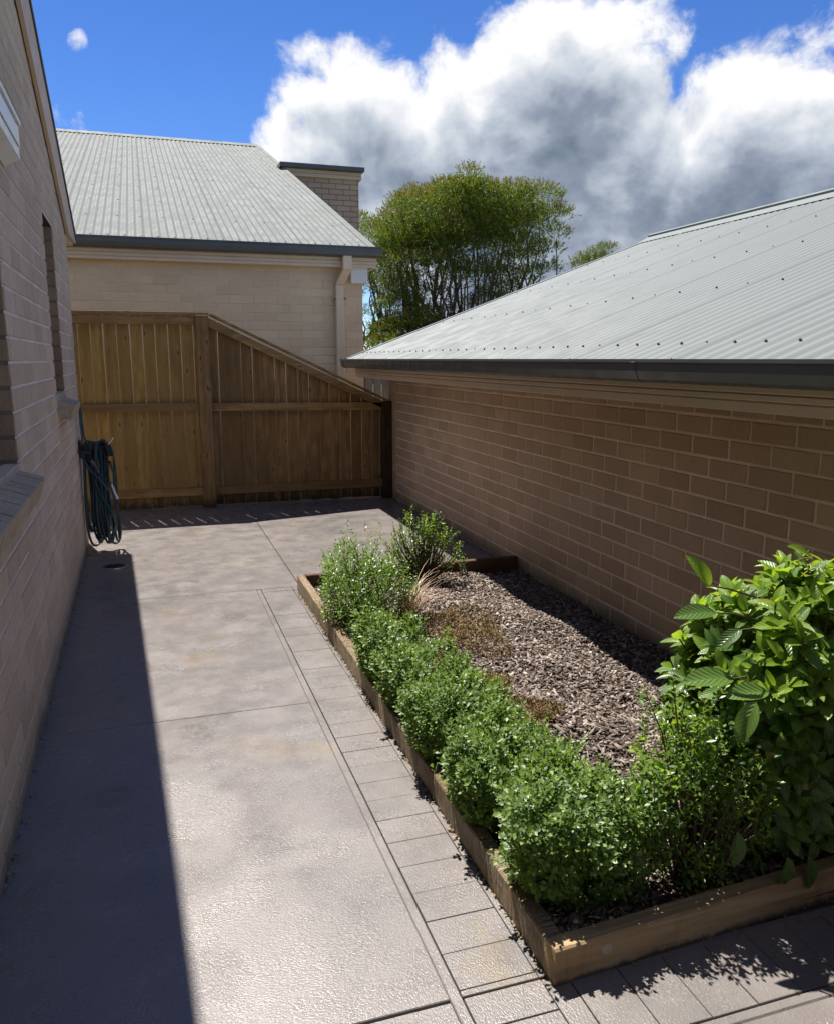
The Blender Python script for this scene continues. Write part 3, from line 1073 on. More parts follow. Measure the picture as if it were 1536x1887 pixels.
# ==================================================================== FAR HOUSE
FY = 8.65
FH = empty('brick_house', (0, FY, 0), 0.0, 'cream brick house behind the timber fence with steep pale grey corrugated roof and square downpipe', 'house')
fw = brick_wall(FH, (0, 0, 0), 0.0, -2.0, 2.207, -0.06, 2.36, M['brick_cream'], M['mortar_cream'], zoff=0.012, soff=0.10, recess=0.003, limit=220)
q = MB()
q.box(-8.0, -2.002, 0.0, 0.22, -0.06, 2.36)
q.box(1.987, 2.205, 0.222, 12.0, -0.06, 2.36)
q.build('side_wall', M['brick_cream'], FH)
FS = math.atan(0.345)
q = MB()
for (ya, za, zb) in ((-0.118, 2.288, 2.318), (-0.124, 2.3215, 2.352), (-0.119, 2.3555, 2.43)):
    q.box(-8.0, 2.325, ya, -0.095, za, zb, 0.003)
q.box(-8.0, 2.32, -0.112, -0.098, 2.29, 2.43)
q.box(2.300, 2.326, -0.095, 8.0, 2.288, 2.43, 0.003)
q.build('fascia', M['fascia'], FH)
q = MB()
q.box(-8.0, 2.3, -0.095, 0.0, 2.335, 2.345)
q.build('soffit', M['fascia'], FH)
q = MB()
q.prism([(-0.126 - p, 2.485 + z) for p, z in gutter_prof(0.10, 0.115)], -8.0, 2.36, 'X')
q.build('gutter', M['gutter'], FH)
flen = (17.0 - 8.47) / math.cos(FS)
nS = 11
fr, Wd = add_roof(FH, M['roof_far'], (2.30 - nS * 0.762, -0.185, 2.476), 0.0, FS, flen, nS)
screws(fr, Wd * nS, [0.09] + [0.09 + 0.98 * i for i in range(1, 9)], 2, size=0.006)
q = MB()
q.prism([(Wd * nS - 0.07, 0.012), (Wd * nS + 0.012, 0.014), (Wd * nS + 0.018, -0.05), (Wd * nS + 0.012, -0.05), (Wd * nS + 0.006, 0.008), (Wd * nS - 0.07, 0.009)], 0, flen, 'Y')
q.build('verge_flashing', M['roof_far'], fr)
q = MB()
q.prism([(flen - 0.16, 0.0125), (flen, 0.035), (flen + 0.15, -0.08), (flen + 0.15, -0.085), (flen, 0.022), (flen - 0.16, 0.010)], 0, Wd * nS - 0.03, 'X')
q.build('ridge_capping', M['roof_far'], fr)
fr2, Wd = add_roof(FH, M['roof_far'], (2.30, -0.185 + 2 * (17.0 - 8.47), 2.476), R(180), FS, flen, nS)
# square downpipe: spout box, offset, drop, clip
dp = MB()
dp.box(1.955, 2.045, -0.212, -0.128, 2.255, 2.40, 0.004)
top_c = [(1.955, -0.212), (2.045, -0.212), (2.045, -0.128), (1.955, -0.128)]
bot_c = [(1.90, -0.09), (1.985, -0.09), (1.985, -0.006), (1.90, -0.006)]
P = [(x, y, 2.254) for x, y in top_c] + [(x, y, 2.115) for x, y in bot_c]
dp.poly(P, [(0, 1, 2, 3), (7, 6, 5, 4), (4, 5, 1, 0), (5, 6, 2, 1), (6, 7, 3, 2), (7, 4, 0, 3)])
dp.box(1.902, 1.983, -0.088, -0.008, 0.0, 2.114, 0.005)
dpo = dp.build('downpipe', M['fascia'], FH)
q = MB()
q.box(1.875, 2.010, -0.093, -0.089, 1.965, 1.985, 0.001)
q.box(1.872, 1.90, -0.093, -0.002, 1.966, 1.984, 0.001)
q.box(1.985, 2.013, -0.093, -0.002, 1.966, 1.984, 0.001)
q.build('pipe_clip', M['fascia'], dpo)
# boxed eave end with a pale panel
q = MB()
q.box(2.065, 2.245, -0.075, -0.004, 2.135, 2.30, 0.006)
q.build('eave_box', M['white_metal'], FH)
# taller wing behind, with its own gutter
WYY = 14.0 - FY
ww = brick_wall(FH, (0, WYY, 0), 0.0, 2.30, 3.525, 2.6, 4.30, M['brick_wing'], M['mortar_wing'], zoff=0.0, soff=0.02, recess=0.004, limit=110, name='wing_wall')
q = MB()
q.box(3.30, 3.523, WYY + 0.222, WYY + 5, -0.06, 4.30)
q.box(2.30, 3.523, WYY + 0.01, WYY + 0.22, -0.06, 2.6)
q.build('wing_side_wall', M['brick_wing'], FH)
q = MB()
for (ya, za, zb) in ((-0.05, 4.285, 4.34), (-0.044, 4.344, 4.40)):
    q.box(2.25, 3.565, WYY + ya, WYY - 0.002, za, zb, 0.003)
q.box(3.527, 3.566, WYY, WYY + 5, 4.285, 4.40, 0.003)
q.build('wing_fascia', M['fascia_right'], FH)
q = MB()
q.box(2.2, 3.60, WYY - 0.13, WYY + 5, 4.402, 4.475, 0.006)
q.build('wing_gutter', M['gutter'], FH)

# ==================================================================== GROUND AND PATH
q = MB()
q.box(-250, 250, -250, 250, -0.4, -0.06)
tag(q.build('ground', M['grass']), kind='structure')
PATH = empty('path', (0, 0, 0), 0.0, None, None)
tag(PATH, kind='structure')
q = MB()
q.box(-0.85, 2.35, -6, 8.62, -0.058, -0.010)
q.build('joint_bed', M['joint'], PATH)


def slab(x0, x1, y0, y1, name='slab', ch=0.002, dz=0.0):
    q = MB()
    q.box(x0, x1, y0, y1, -0.05, dz, ch)
    o = q.build(name, M['concrete'], PATH)
    return o


g = 0.0022
slab(-0.8, 0.541, 3.06 + g, 4.772 - g)
slab(-0.8, 0.541, 1.433 + g, 3.06 - g, dz=0.0006)
slab(-0.8, 0.5405, -6, 1.433 - 2 * g, dz=-0.001)
slab(-0.8, 0.803 - g, 4.772 + g, 8.62)
slab(0.803 + g, 2.3, 4.745, 8.62, dz=0.0005)
slab(0.5745, 2.3, -6, 1.1885)
# stamped border along the path: two plain strips with a row of cells between them
slab(0.5425, 0.5685, 1.20, 4.77, 'border_strip', 0.0025, -0.002)
slab(0.5425, 0.5685, -6, 1.197, 'border_strip', 0.0025, -0.002)
slab(0.7535, 0.800, 1.436, 4.77, 'border_strip', 0.0014, -0.001)
slab(0.5705, 0.752, 1.436, 1.453, 'border_strip', 0.0014, -0.001)
y = 1.4545
while y < 4.74:
    e = min(y + 0.1158 + random.uniform(-0.004, 0.004), 4.768)
    slab(0.5705 + random.uniform(0, .001), 0.7520 - random.uniform(0, .002), y + 0.0007, e - 0.0007, 'paver', 0.0009, random.uniform(-0.0012, 0.0006))
    y = e
for (y0_, y1_) in ((1.221, 1.338), (1.341, 1.4285)):
    slab(0.5705, 0.7520, y0_, y1_, 'paver', 0.0009, random.uniform(-0.001, 0.0006))
slab(0.5705, 2.3, 1.191, 1.2185, 'border_strip', 0.004, -0.001)
slab(0.7535, 2.3, 1.4085, 1.4285, 'border_strip', 0.0014, -0.001)
x = 0.7535
while x < 2.25:
    e = x + 0.1145 + random.uniform(-0.004, 0.004)
    if x < 0.76:
        e = 0.814
    slab(x + 0.0012, e - 0.0012, 1.2205, 1.4065, 'paver', 0.0009, random.uniform(-0.0012, 0.0006))
    x = e

# drain grate in the path
DR = empty('drain_grate', (-0.285, 5.62, 0.0), 0.0, 'round dark drain grate set in the shaded concrete below the hose', 'drain')
q = MB()
ro, ri = 0.078, 0.066
n = 28
P, F = [], []
for (r, z) in ((ro, 0.001), (ro - 0.002, 0.005), (ri, 0.005), (ri, 0.001)):
    for k in range(n):
        t = 2 * math.pi * k / n
        P.append((r * math.cos(t), r * math.sin(t), z))
for lv in range(3):
    for k in range(n):
        k2 = (k + 1) % n
        F.append((lv * n + k, lv * n + k2, lv * n + n + k2, lv * n + n + k))
q.poly(P, F)
q.build('rim', M['steel'], DR)
q = MB()
q.poly([(0.066 * math.cos(2 * math.pi * k / n), 0.066 * math.sin(2 * math.pi * k / n), 0.0012) for k in range(n)], [tuple(range(n))])
q.build('sump', M['black_plastic'], DR)
for k in range(-5, 6):
    x_ = k * 0.0118
    hh = math.sqrt(0.0655 ** 2 - x_ ** 2)
    q = MB()
    q.box(x_ - 0.003, x_ + 0.003, -hh, hh, 0.0014, 0.0045, 0.0008)
    q.build('bar', M['iron'], DR)

# ==================================================================== TIMBER FENCE
FN = empty('timber_fence', (0, 7.75, 0), R(0.0), 'brown treated pine paling fence across the path end, top sloping down to the right', 'fence')


def fence_top(x):
    return 1.765 if x < 0.50 else 1.765 - 0.478 * (x - 0.50)


xx = -1.62
k = 0
while xx < 2.13:
    wd = random.choice((0.097, 0.1, 0.102, 0.098)) * (1.0 if xx < 0.45 else 0.985)
    gap = random.choice((0.0085, 0.0075, 0.007, 0.0065)) if xx < 0.5 else random.choice((0.003, 0.006, 0.0075, 0.006, 0.002))
    x1_ = min(xx + wd, 2.135)
    lean = random.uniform(-0.0035, 0.0035)
    ta, tb = fence_top(xx) - 0.025, fence_top(x1_) - 0.025
    q = MB()
    zb = random.uniform(0.005, 0.02)
    tq = 0.013
    o_ = xx
    ya = random.uniform(0.0, 0.003)
    P = [(0, ya, zb), (wd, ya, zb), (wd, ya + tq, zb), (0, ya + tq, zb), (lean, ya, ta), (x1_ - xx + lean, ya, tb), (x1_ - xx + lean, ya + tq, tb), (lean, ya + tq, ta)]
    if x1_ - xx < wd:
        P[1] = (x1_ - xx, ya, zb); P[2] = (x1_ - xx, ya + tq, zb)
    q.poly(P, [(3, 2, 1, 0), (4, 5, 6, 7), (0, 1, 5, 4), (1, 2, 6, 5), (2, 3, 7, 6), (3, 0, 4, 7)])
    q.build('paling', M['fence_l'] if xx < 0.43 else M['fence_d'], FN, loc=(xx, 0, 0))
    xx += wd + gap
    k += 1


def rail(x0, x1, z0, z1, y0=-0.047, y1=-0.002, mat='rail', name='rail'):
    q = MB()
    ln = x1 - x0
    q.poly([(0, y0, -0.036), (ln, y0, -0.036 + z1 - z0), (ln, y1, -0.036 + z1 - z0), (0, y1, -0.036), (0, y0, 0.036), (ln, y0, 0.036 + z1 - z0), (ln, y1, 0.036 + z1 - z0), (0, y1, 0.036)],
           [(3, 2, 1, 0), (4, 5, 6, 7), (0, 1, 5, 4), (1, 2, 6, 5), (2, 3, 7, 6), (3, 0, 4, 7)])
    return q.build(name, M[mat], FN, loc=(x0, 0, z0))


rail(-1.62, 0.424, 1.695, 1.695)
rail(-1.62, 0.424, 0.928, 0.932)
rail(-1.62, 0.424, 0.160, 0.150)
rail(0.536, 2.142, 0.925, 0.905)
rail(0.536, 2.142, 0.150, 0.150)
rail(0.540, 2.235, fence_top(0.54) - 0.07, fence_top(2.235) - 0.052)
q = MB()
q.box(0.425, 0.535, -0.088, -0.003, 0.0, 1.742, 0.003)
q.build('post', M['post'], FN)
q = MB()
q.box(2.143, 2.236, -0.075, 0.02, 0.0, 0.952, 0.004)
q.build('post', M['post_dark'], FN)
q = MB()
q.box(-1.62, 0.545, -0.066, 0.030, 1.744, 1.768, 0.002)
q.build('capping', M['rail'], FN)
q = MB()
a = math.atan(0.478)
lnc = (2.25 - 0.53) / math.cos(a)
q.prism([(0, 0), (lnc, 0), (lnc, 0.02), (0, 0.02)], -0.056, 0.026, 'Y')
co = q.v
q.v = [(x * math.cos(a) + z * math.sin(a), y, -x * math.sin(a) + z * math.cos(a)) for x, y, z in co]
q.build('capping', M['rail'], FN, loc=(0.546, 0, 1.742))

# grey paling fence in the gap between the two houses
GF = empty('grey_fence', (0, 9.4, 0), 0.0, 'weathered grey paling fence showing in the gap between the two houses', 'fence')
xx = 2.22
while xx < 3.4:
    q = MB()
    q.box(0, 0.092, 0, 0.014, 0.0, 1.32 + random.uniform(-0.006, 0.006), 0.001)
    q.build('paling', M['grey_wood'], GF, loc=(xx, random.uniform(0, 0.003), 0))
    xx += 0.1
for z in (0.3, 1.1):
    q = MB()
    q.box(2.22, 3.4, 0.02, 0.06, z - 0.035, z + 0.035)
    q.build('rail', M['grey_wood'], GF)

# ==================================================================== GARDEN BED
q = MB()
n = 40
bedx, bedy = np.linspace(0.79, 2.26, 30), np.linspace(1.44, 4.70, 60)
V = []
for yv in bedy:
    for xv in bedx:
        V.append((xv, yv, 0))
V = np.array(V)


def mulch_h(x, y):
    return 0.030 + 0.016 * np.sin(x * 5.1 + 1) * np.sin(y * 3.3) + 0.010 * np.sin(x * 11 + y * 7) - 0.02 * np.clip((x - 1.7) / 0.5, 0, 1)


V[:, 2] = mulch_h(V[:, 0], V[:, 1]) - 0.006
nx = len(bedx)
F = []
for j in range(len(bedy) - 1):
    for i in range(nx - 1):
        F.append((j * nx + i, j * nx + i + 1, (j + 1) * nx + i + 1, (j + 1) * nx + i))
o = bpy.data.objects.new('garden_soil', np_mesh('garden_soil', V, F, [M['soil']], smooth=True))
tag(link(o), kind='structure')


def quads_boxes(cx, cy, cz, L, Wd_, T, yaw, pitch, roll, taper=0.6):
    """many small slabs at once; five faces each (no underside)"""
    n = len(cx)
    base = np.array([(-.5, -.5, -.5), (.5, -.5, -.5), (.5, .5, -.5), (-.5, .5, -.5), (-.5, -.5, .5), (.5, -.5, .5), (.5, .5, .5), (-.5, .5, .5)])
    P = np.repeat(base[None], n, 0)
    P = P + rng.uniform(-0.16, 0.16, P.shape) * np.array([0.6, 1.0, 0.6])
    P[:, :, 0] *= L[:, None]
    P[:, :, 1] *= Wd_[:, None]
    P[:, :, 2] *= T[:, None]
    P[:, [1, 2, 5, 6], 1] *= taper
    cyw, syw, cp, sp, cr, sr = np.cos(yaw), np.sin(yaw), np.cos(pitch), np.sin(pitch), np.cos(roll), np.sin(roll)
    x, y_, z = P[..., 0], P[..., 1], P[..., 2]
    y1, z1 = y_ * cr[:, None] - z * sr[:, None], y_ * sr[:, None] + z * cr[:, None]
    x2, z2 = x * cp[:, None] - z1 * sp[:, None], x * sp[:, None] + z1 * cp[:, None]
    x3, y3 = x2 * cyw[:, None] - y1 * syw[:, None], x2 * syw[:, None] + y1 * cyw[:, None]
    V = np.stack([x3 + cx[:, None], y3 + cy[:, None], z2 + cz[:, None]], -1).reshape(-1, 3)
    fb = np.array([(4, 5, 6, 7), (0, 1, 5, 4), (1, 2, 6, 5), (2, 3, 7, 6), (3, 0, 4, 7)])
    F = (np.arange(n)[:, None, None] * 8 + fb[None]).reshape(-1, 4)
    return V, F


n = 36000
cx = rng.uniform(0.80, 2.235, n)
cy = rng.uniform(1.475, 4.655, n)
L = rng.gamma(2.6, 0.0062, n) + 0.006
Wd_ = np.minimum(rng.gamma(2.6, 0.0022, n) + 0.0022, 0.018)
T = rng.uniform(0.0015, 0.005, n)
cz = mulch_h(cx, cy) + rng.uniform(-0.004, 0.010, n)
V, F = quads_boxes(cx, cy, cz, L, Wd_, T, rng.uniform(0, 6.28, n), rng.normal(0, 0.34, n), rng.normal(0, 0.45, n))
o = bpy.data.objects.new('bark_mulch', np_mesh('bark_mulch', V, F, [M['mulch']]))
tag(link(o), kind='stuff')

# litter along the foot of the edging and in the path's corners
n = 520
sel = rng.uniform(0, 1, n)
cx = np.where(sel < 0.62, 0.775 - np.abs(rng.normal(0, 0.008, n)), np.where(sel < 0.8, rng.uniform(0.80, 2.2, n), -0.43 - 0.0131 * 4 + np.abs(rng.normal(0, 0.012, n))))
cy = np.where(sel < 0.62, rng.uniform(1.45, 4.7, n), np.where(sel < 0.8, 1.415 + 0.045 * (cx - 0.8) - np.abs(rng.normal(0, 0.008, n)), rng.uniform(1.8, 6.3, n)))
cx = np.where(sel >= 0.8, -0.41 - 0.0131 * cy + np.abs(rng.normal(0, 0.009, n)) + 0.004, cx)
V, F = quads_boxes(cx, cy, np.full(n, 0.003) + rng.uniform(0, .004, n), rng.uniform(0.004, 0.016, n), rng.uniform(0.002, 0.007, n), rng.uniform(0.001, 0.003, n), rng.uniform(0, 6.28, n), rng.normal(0, 0.3, n), rng.normal(0, 0.3, n))
o = bpy.data.objects.new('leaf_litter', np_mesh('leaf_litter', V, F, [M['litter']]))
tag(link(o), kind='stuff')


# edging boards ---------------------------------------------------------------
def board(name, p0, p1, th, h, mat, label, z0=-0.004, split=0):
    """a sleeper lying from p0 to p1; its thickness is on the left side of that direction"""
    d = Vector((p1[0] - p0[0], p1[1] - p0[1], 0))
    ln = d.length
    rz = math.atan2(d.y, d.x)
    q = MB()
    nseg = max(2, int(ln / 0.05))
    rr = random.Random(len(label))
    P, F = [], []
    c = 0.004
    for i in range(nseg + 1):
        x = ln * i / nseg
        wob = lambda s: rr.uniform(-s, s)
        P += [(x, 0.0 + wob(.0012), z0), (x, 0.0 + wob(.0015), h - c), (x, c, h + wob(.0012)), (x, th - c, h + wob(.0012)), (x, th + wob(.0015), h - c), (x, th, z0)]
    for i in range(nseg):
        for k_ in range(5):
            a_ = i * 6 + k_
            F.append((a_, a_ + 6, a_ + 7, a_ + 1))
    F.append((0, 1, 2, 3, 4, 5))
    e = nseg * 6
    F.append((e + 5, e + 4, e + 3, e + 2, e + 1, e))
    q.poly(P, F)
    o = q.build(name, mat, None, loc=(p0[0], p0[1], 0), rot=(0, 0, rz))
    return tag(o, label, 'edging')


board('edging_board', (0.776, 4.70), (0.772, 3.03), 0.044, 0.088, M['sleeper_v'], 'far half of the long pale edging board beside the path, under the tall leggy bush')
board('edging_board', (0.772, 3.027), (0.770, 1.447), 0.044, 0.087, M['sleeper_v'], 'near half of the long edging board beside the path, under the clipped hedge')
board('edging_board', (0.7705, 1.398), (2.235, 1.483), 0.046, 0.090, M['sleeper'], 'front edging board with a round knot, in shade below the gardenia')
board('edging_board', (0.823, 4.655), (2.215, 4.705), 0.042, 0.094, M['sleeper_dark'], 'dark red-brown edging board across the far end of the garden bed')
# the round knot of the front board
kn = MB()
kx = 0.905
ky = 1.398 + 0.058 * (kx - 0.7705) - 0.0012
P = [(kx, ky - 0.0018, 0.056)] + [(kx + 0.015 * math.cos(2 * math.pi * k / 12), ky + 0.0004, 0.056 + 0.0125 * math.sin(2 * math.pi * k / 12)) for k in range(12)]
kn.poly(P, [(0, 1 + (k + 1) % 12, 1 + k)[::-1] for k in range(12)])
kno = kn.build('knot', M['twig_pale'], None)
bd = [o for o in bpy.data.objects if o.get('label', '').startswith('front edging')][0]
kno.parent = bd
kno.matrix_parent_inverse = (Matrix.Translation(bd.location) @ Matrix.Rotation(bd.rotation_euler.z, 4, 'Z')).inverted()

# ==================================================================== PLANTS


def norm(v):
    return v / np.maximum(np.linalg.norm(v, axis=-1, keepdims=True), 1e-9)


def leaves(base, axis, nrm, L, Wd_, fold=0.25, curl=0.0):
    """leaf blades of four triangles: base, tip, two sides, midrib"""
    n = len(base)
    axis = norm(axis)
    side = norm(np.cross(axis, nrm))
    nr = np.cross(side, axis)
    L = np.broadcast_to(L, (n,))[:, None]
    Wd_ = np.broadcast_to(Wd_, (n,))[:, None]
    tip = base + axis * L - nr * L * curl
    mid = base + axis * L * 0.5 + nr * L * curl * 0.2
    l = base + axis * L * 0.55 + side * Wd_ * 0.5 + nr * Wd_ * fold
    r = base + axis * L * 0.55 - side * Wd_ * 0.5 + nr * Wd_ * fold
    V = np.stack([base, l, tip, r, mid], 1).reshape(-1, 3)
    fb = np.array([(0, 4, 1), (4, 2, 1), (0, 3, 4), (4, 3, 2)])
    F = (np.arange(n)[:, None, None] * 5 + fb[None]).reshape(-1, 3)
    return V, F


def shoots_foliage(orig, dirs, slen, npair, L, Wd_, jitter=0.35, up=0.6):
    """paired leaves along every shoot"""
    n = len(orig)
    dirs = norm(dirs)
    ref = np.where(np.abs(dirs[:, 2:3]) > 0.9, np.array([[1.0, 0, 0]]), np.array([[0, 0, 1.0]]))
    a = norm(np.cross(dirs, ref))
    b = np.cross(dirs, a)
    B, A, N, LL = [], [], [], []
    ph = rng.uniform(0, 6.28, n)
    for k in range(npair):
        t = (k + 0.6) / npair
        p = orig + dirs * (slen * t)[:, None]
        ang = ph + k * 1.571 + rng.normal(0, 0.25, n)
        for s in (0, math.pi):
            rad = a * np.cos(ang + s)[:, None] + b * np.sin(ang + s)[:, None]
            open_ = 1.1 - 0.5 * t
            ax = norm(rad * open_ + dirs * (0.30 + 0.5 * t) + rng.normal(0, jitter * 0.5, (n, 3)))
            B.append(p)
            A.append(ax)
            N.append(norm(dirs * 1.0 - rad * 0.5 + np.array([0, 0, up]) + rng.normal(0, 0.25, (n, 3))))
            LL.append(L * rng.uniform(0.72, 1.15, n) * (1.0 - 0.35 * max(0, t - 0.75) / 0.25))
    B, A, N, LL = np.concatenate(B), np.concatenate(A), np.concatenate(N), np.concatenate(LL)
    return B, A, N, LL


def flat_leaves(base, axis, nrm, L, Wd_):
    n = len(base)
    axis = norm(axis)
    side = norm(np.cross(axis, nrm))
    L, Wd_ = L[:, None], Wd_[:, None]
    V = np.stack([base, base + axis * L * 0.5 + side * Wd_ * 0.5, base + axis * L, base + axis * L * 0.5 - side * Wd_ * 0.5], 1).reshape(-1, 3)
    return V, np.arange(n * 4).reshape(-1, 4)


def build_leaves(parent, parts, name='foliage', kind='stuff', flat=False):
    for (B, A, N, LL, wf, fold, mat, nm) in parts:
        V, F = flat_leaves(B, A, N, LL, LL * wf) if flat else leaves(B, A, N, LL, LL * wf, fold)
        o = bpy.data.objects.new(nm, np_mesh(nm, V, F, [mat]))
        link(o, parent)
        o['kind'] = kind


def stems_obj(parent, segs, mat, name='stems', seg=4):
    q = MB()
    for pts, r0, r1 in segs:
        n_ = len(pts)
        q.tube(pts, [r0 + (r1 - r0) * i / (n_ - 1) for i in range(n_)], seg)
    o = q.build(name, mat, parent)
    o['kind'] = 'stuff'
    return o


def hedge(x, y, rx, ry, h, n_sh, label, leafL=0.021, mat='box_leaf', seed=0, z0=0.03, low=0.10, bump_a=0.12):
    """a clipped box shrub: dome of short leafy shoots over a woody inside"""
    r = np.random.default_rng(seed)
    root = empty('box_shrub', (x, y, z0), 0.0, label, 'shrub', 'clipped box hedge along the path')
    # points over a rounded block, denser at its top
    u = r.uniform(0, 2 * np.pi, n_sh)
    cz = r.uniform(-0.55, 1.0, n_sh)
    s = np.sqrt(np.maximum(0, 1 - np.abs(cz) ** 3.4))
    d = np.stack([np.cos(u) * s, np.sin(u) * s, cz], 1)
    lump = 1 + bump_a * np.sin(u * 3 + seed) * s + 0.5 * bump_a * np.sin(u * 7 + cz * 5 + seed * 2) + r.normal(0, 0.055, n_sh) + np.where(r.uniform(0, 1, n_sh) < 0.05, r.uniform(0.06, 0.2, n_sh), 0)
    depth = np.where(r.uniform(0, 1, n_sh) < 0.72, r.uniform(0.92, 1.0, n_sh), r.uniform(0.55, 0.9, n_sh))
    hz = h * 0.52
    P = np.stack([d[:, 0] * rx, d[:, 1] * ry, np.sign(d[:, 2]) * np.abs(d[:, 2]) ** 0.62 * hz + hz + 0.0], 1) * (lump * depth)[:, None] * np.array([1, 1, 1])
    under = np.clip(-d[:, 2] / 0.55, 0, 1)
    P[:, :2] *= (1 - 0.38 * under)[:, None]
    P[:, 2] = np.maximum(P[:, 2], low * h)
    dirs = norm(d * np.array([0.8, 0.8, 0.5]) + np.array([0, 0, 0.75]) + r.normal(0, 0.28, (n_sh, 3)))
    sl = r.uniform(0.03, 0.062, n_sh)
    o3 = P - dirs * sl[:, None] * 0.75
    B, A, N, LL = shoots_foliage(o3, dirs, sl, 4, leafL, None)
    build_leaves(root, [(B, A, N, LL, 0.60, 0.16, M[mat], 'foliage')])
    segs = []
    rr = random.Random(seed)
    for i in range(26):
        k_ = rr.randrange(n_sh)
        e = Vector(o3[k_])
        b0 = Vector((rr.uniform(-.03, .03), rr.uniform(-.03, .03), -0.03))
        m1 = b0.lerp(e, 0.5) + Vector((rr.uniform(-.02, .02), rr.uniform(-.02, .02), 0.01))
        segs.append(([b0, m1, e], 0.004, 0.0012))
    stems_obj(root, segs, M['twig'])
    return root


hedge(0.955, 1.640, 0.200, 0.180, 0.285, 2400, 'nearest and largest clipped box shrub, at the bed corner by the front board', seed=3, leafL=0.0195)
hedge(0.925, 1.990, 0.175, 0.205, 0.252, 1800, 'second clipped box shrub from the front corner, beside the near half of the edging', seed=4, leafL=0.0195)
hedge(0.925, 2.370, 0.175, 0.225, 0.248, 1800, 'broad clipped box shrub in the middle of the hedge row', seed=5, leafL=0.0195)
hedge(0.920, 2.730, 0.165, 0.200, 0.240, 1450, 'clipped box shrub just behind the middle of the hedge row', seed=6, leafL=0.0195)
hedge(0.865, 3.060, 0.125, 0.170, 0.275, 900, 'smallest clipped box shrub, at the row end in front of the tall bush', seed=8, leafL=0.022)


def loose_bush(x, y, rx, ry, h, n_sh, label, cat, mats, seed, leafL=0.02, slen=(0.10, 0.2), z0=0.03, group=None, base=0.25, spread=0.5, new_frac=0.0, red_frac=0.0, name='box_bush', npair=7, crown_low=0.25, edge=0.42):
    """open bush of upright leafy shoots with sky or ground between them"""
    r = np.random.default_rng(seed)
    root = empty(name, (x, y, z0), 0.0, label, cat, group)
    u = r.uniform(0, 2 * np.pi, n_sh)
    q_ = np.sqrt(r.uniform(0.02, 1.0, n_sh))
    lump = 1 + 0.14 * np.sin(3 * u + seed) + 0.09 * np.sin(5 * u + 2 * seed)
    px, py = np.cos(u) * q_ * rx * lump, np.sin(u) * q_ * ry * lump
    sl = r.uniform(slen[0], slen[1], n_sh)
    top = h * (1.0 - edge * q_ ** 2.4) * np.where(r.uniform(0, 1, n_sh) < 0.10, r.uniform(1.05, 1.24, n_sh), r.uniform(0.74, 1.03, n_sh))
    lowm = r.uniform(0, 1, n_sh) < 0.5
    zt = np.where(lowm, r.uniform(crown_low, 0.95, n_sh) * top, top)
    dirs = norm(np.stack([px / rx * spread, py / ry * spread, np.ones(n_sh)], 1) + r.normal(0, 0.22, (n_sh, 3)))
    end = np.stack([px, py, zt], 1)
    o3 = end - dirs * sl[:, None]
    kind = r.uniform(0, 1, n_sh)
    is_top = ~lowm
    new = (kind < new_frac) & is_top
    red = (kind > 1 - red_frac) & is_top
    old = ~(new | red)
    parts = []
    for msk, mat, nm, wf in ((old, mats[0], 'foliage', 0.5), (new, mats[1], 'new_shoots', 0.52), (red, mats[2], 'reddish_shoots', 0.45)):
        if msk.sum() == 0:
            continue
        B, A, N, LL = shoots_foliage(o3[msk], dirs[msk], sl[msk], npair, leafL, None)
        parts.append((B, A, N, LL, wf, 0.18, M[mat], nm))
    build_leaves(root, parts)
    segs = []
    rr = random.Random(seed)
    for k_ in range(0, n_sh, max(1, n_sh // 90)):
        e = Vector(end[k_])
        s_ = Vector(o3[k_])
        b0 = Vector((rr.uniform(-.04, .04), rr.uniform(-.04, .04), -0.03))
        m1 = b0.lerp(s_, 0.55) + Vector((0, 0, 0.01))
        segs.append(([b0, m1, s_, e], 0.0045, 0.001))
    stems_obj(root, segs, M['twig'])
    return root


# tall leggy bush at the far path corner, with a few reddish leading shoots
loose_bush(0.965, 3.86, 0.235, 0.37, 0.445, 720, 'tall leggy box bush with reddish shoots, at the far path corner of the bed', 'bush', ('box_leaf2', 'box_new', 'box_red'), 21, 0.0195, (0.07, 0.13), base=0.3, new_frac=0.05, red_frac=0.05, npair=6)
# airy bush at the far end of the bed, brightly lit
loose_bush(1.50, 4.50, 0.26, 0.14, 0.46, 165, 'airy bright green bush at the far board of the garden bed', 'bush', ('box_leaf2', 'box_new', 'box_red'), 22, 0.021, (0.08, 0.15), new_frac=0.45, npair=7, crown_low=0.45)
# dark bush with yellow-green tips between hedge and gardenia
loose_bush(1.262, 1.580, 0.195, 0.165, 0.475, 330, 'loose dark box bush with yellow-green tips, between the hedge and the gardenia', 'bush', ('box_leaf2', 'box_new', 'box_red'), 23, 0.022, (0.08, 0.14), new_frac=0.22, npair=6, spread=0.5, edge=0.16)
loose_bush(1.79, 4.60, 0.03, 0.02, 0.16, 7, 'tiny green sprig growing over the dark far edging board', 'seedling', ('box_leaf2', 'box_new', 'box_red'), 27, 0.022, (0.06, 0.09), new_frac=0.5, npair=4, crown_low=0.6, name='seedling')


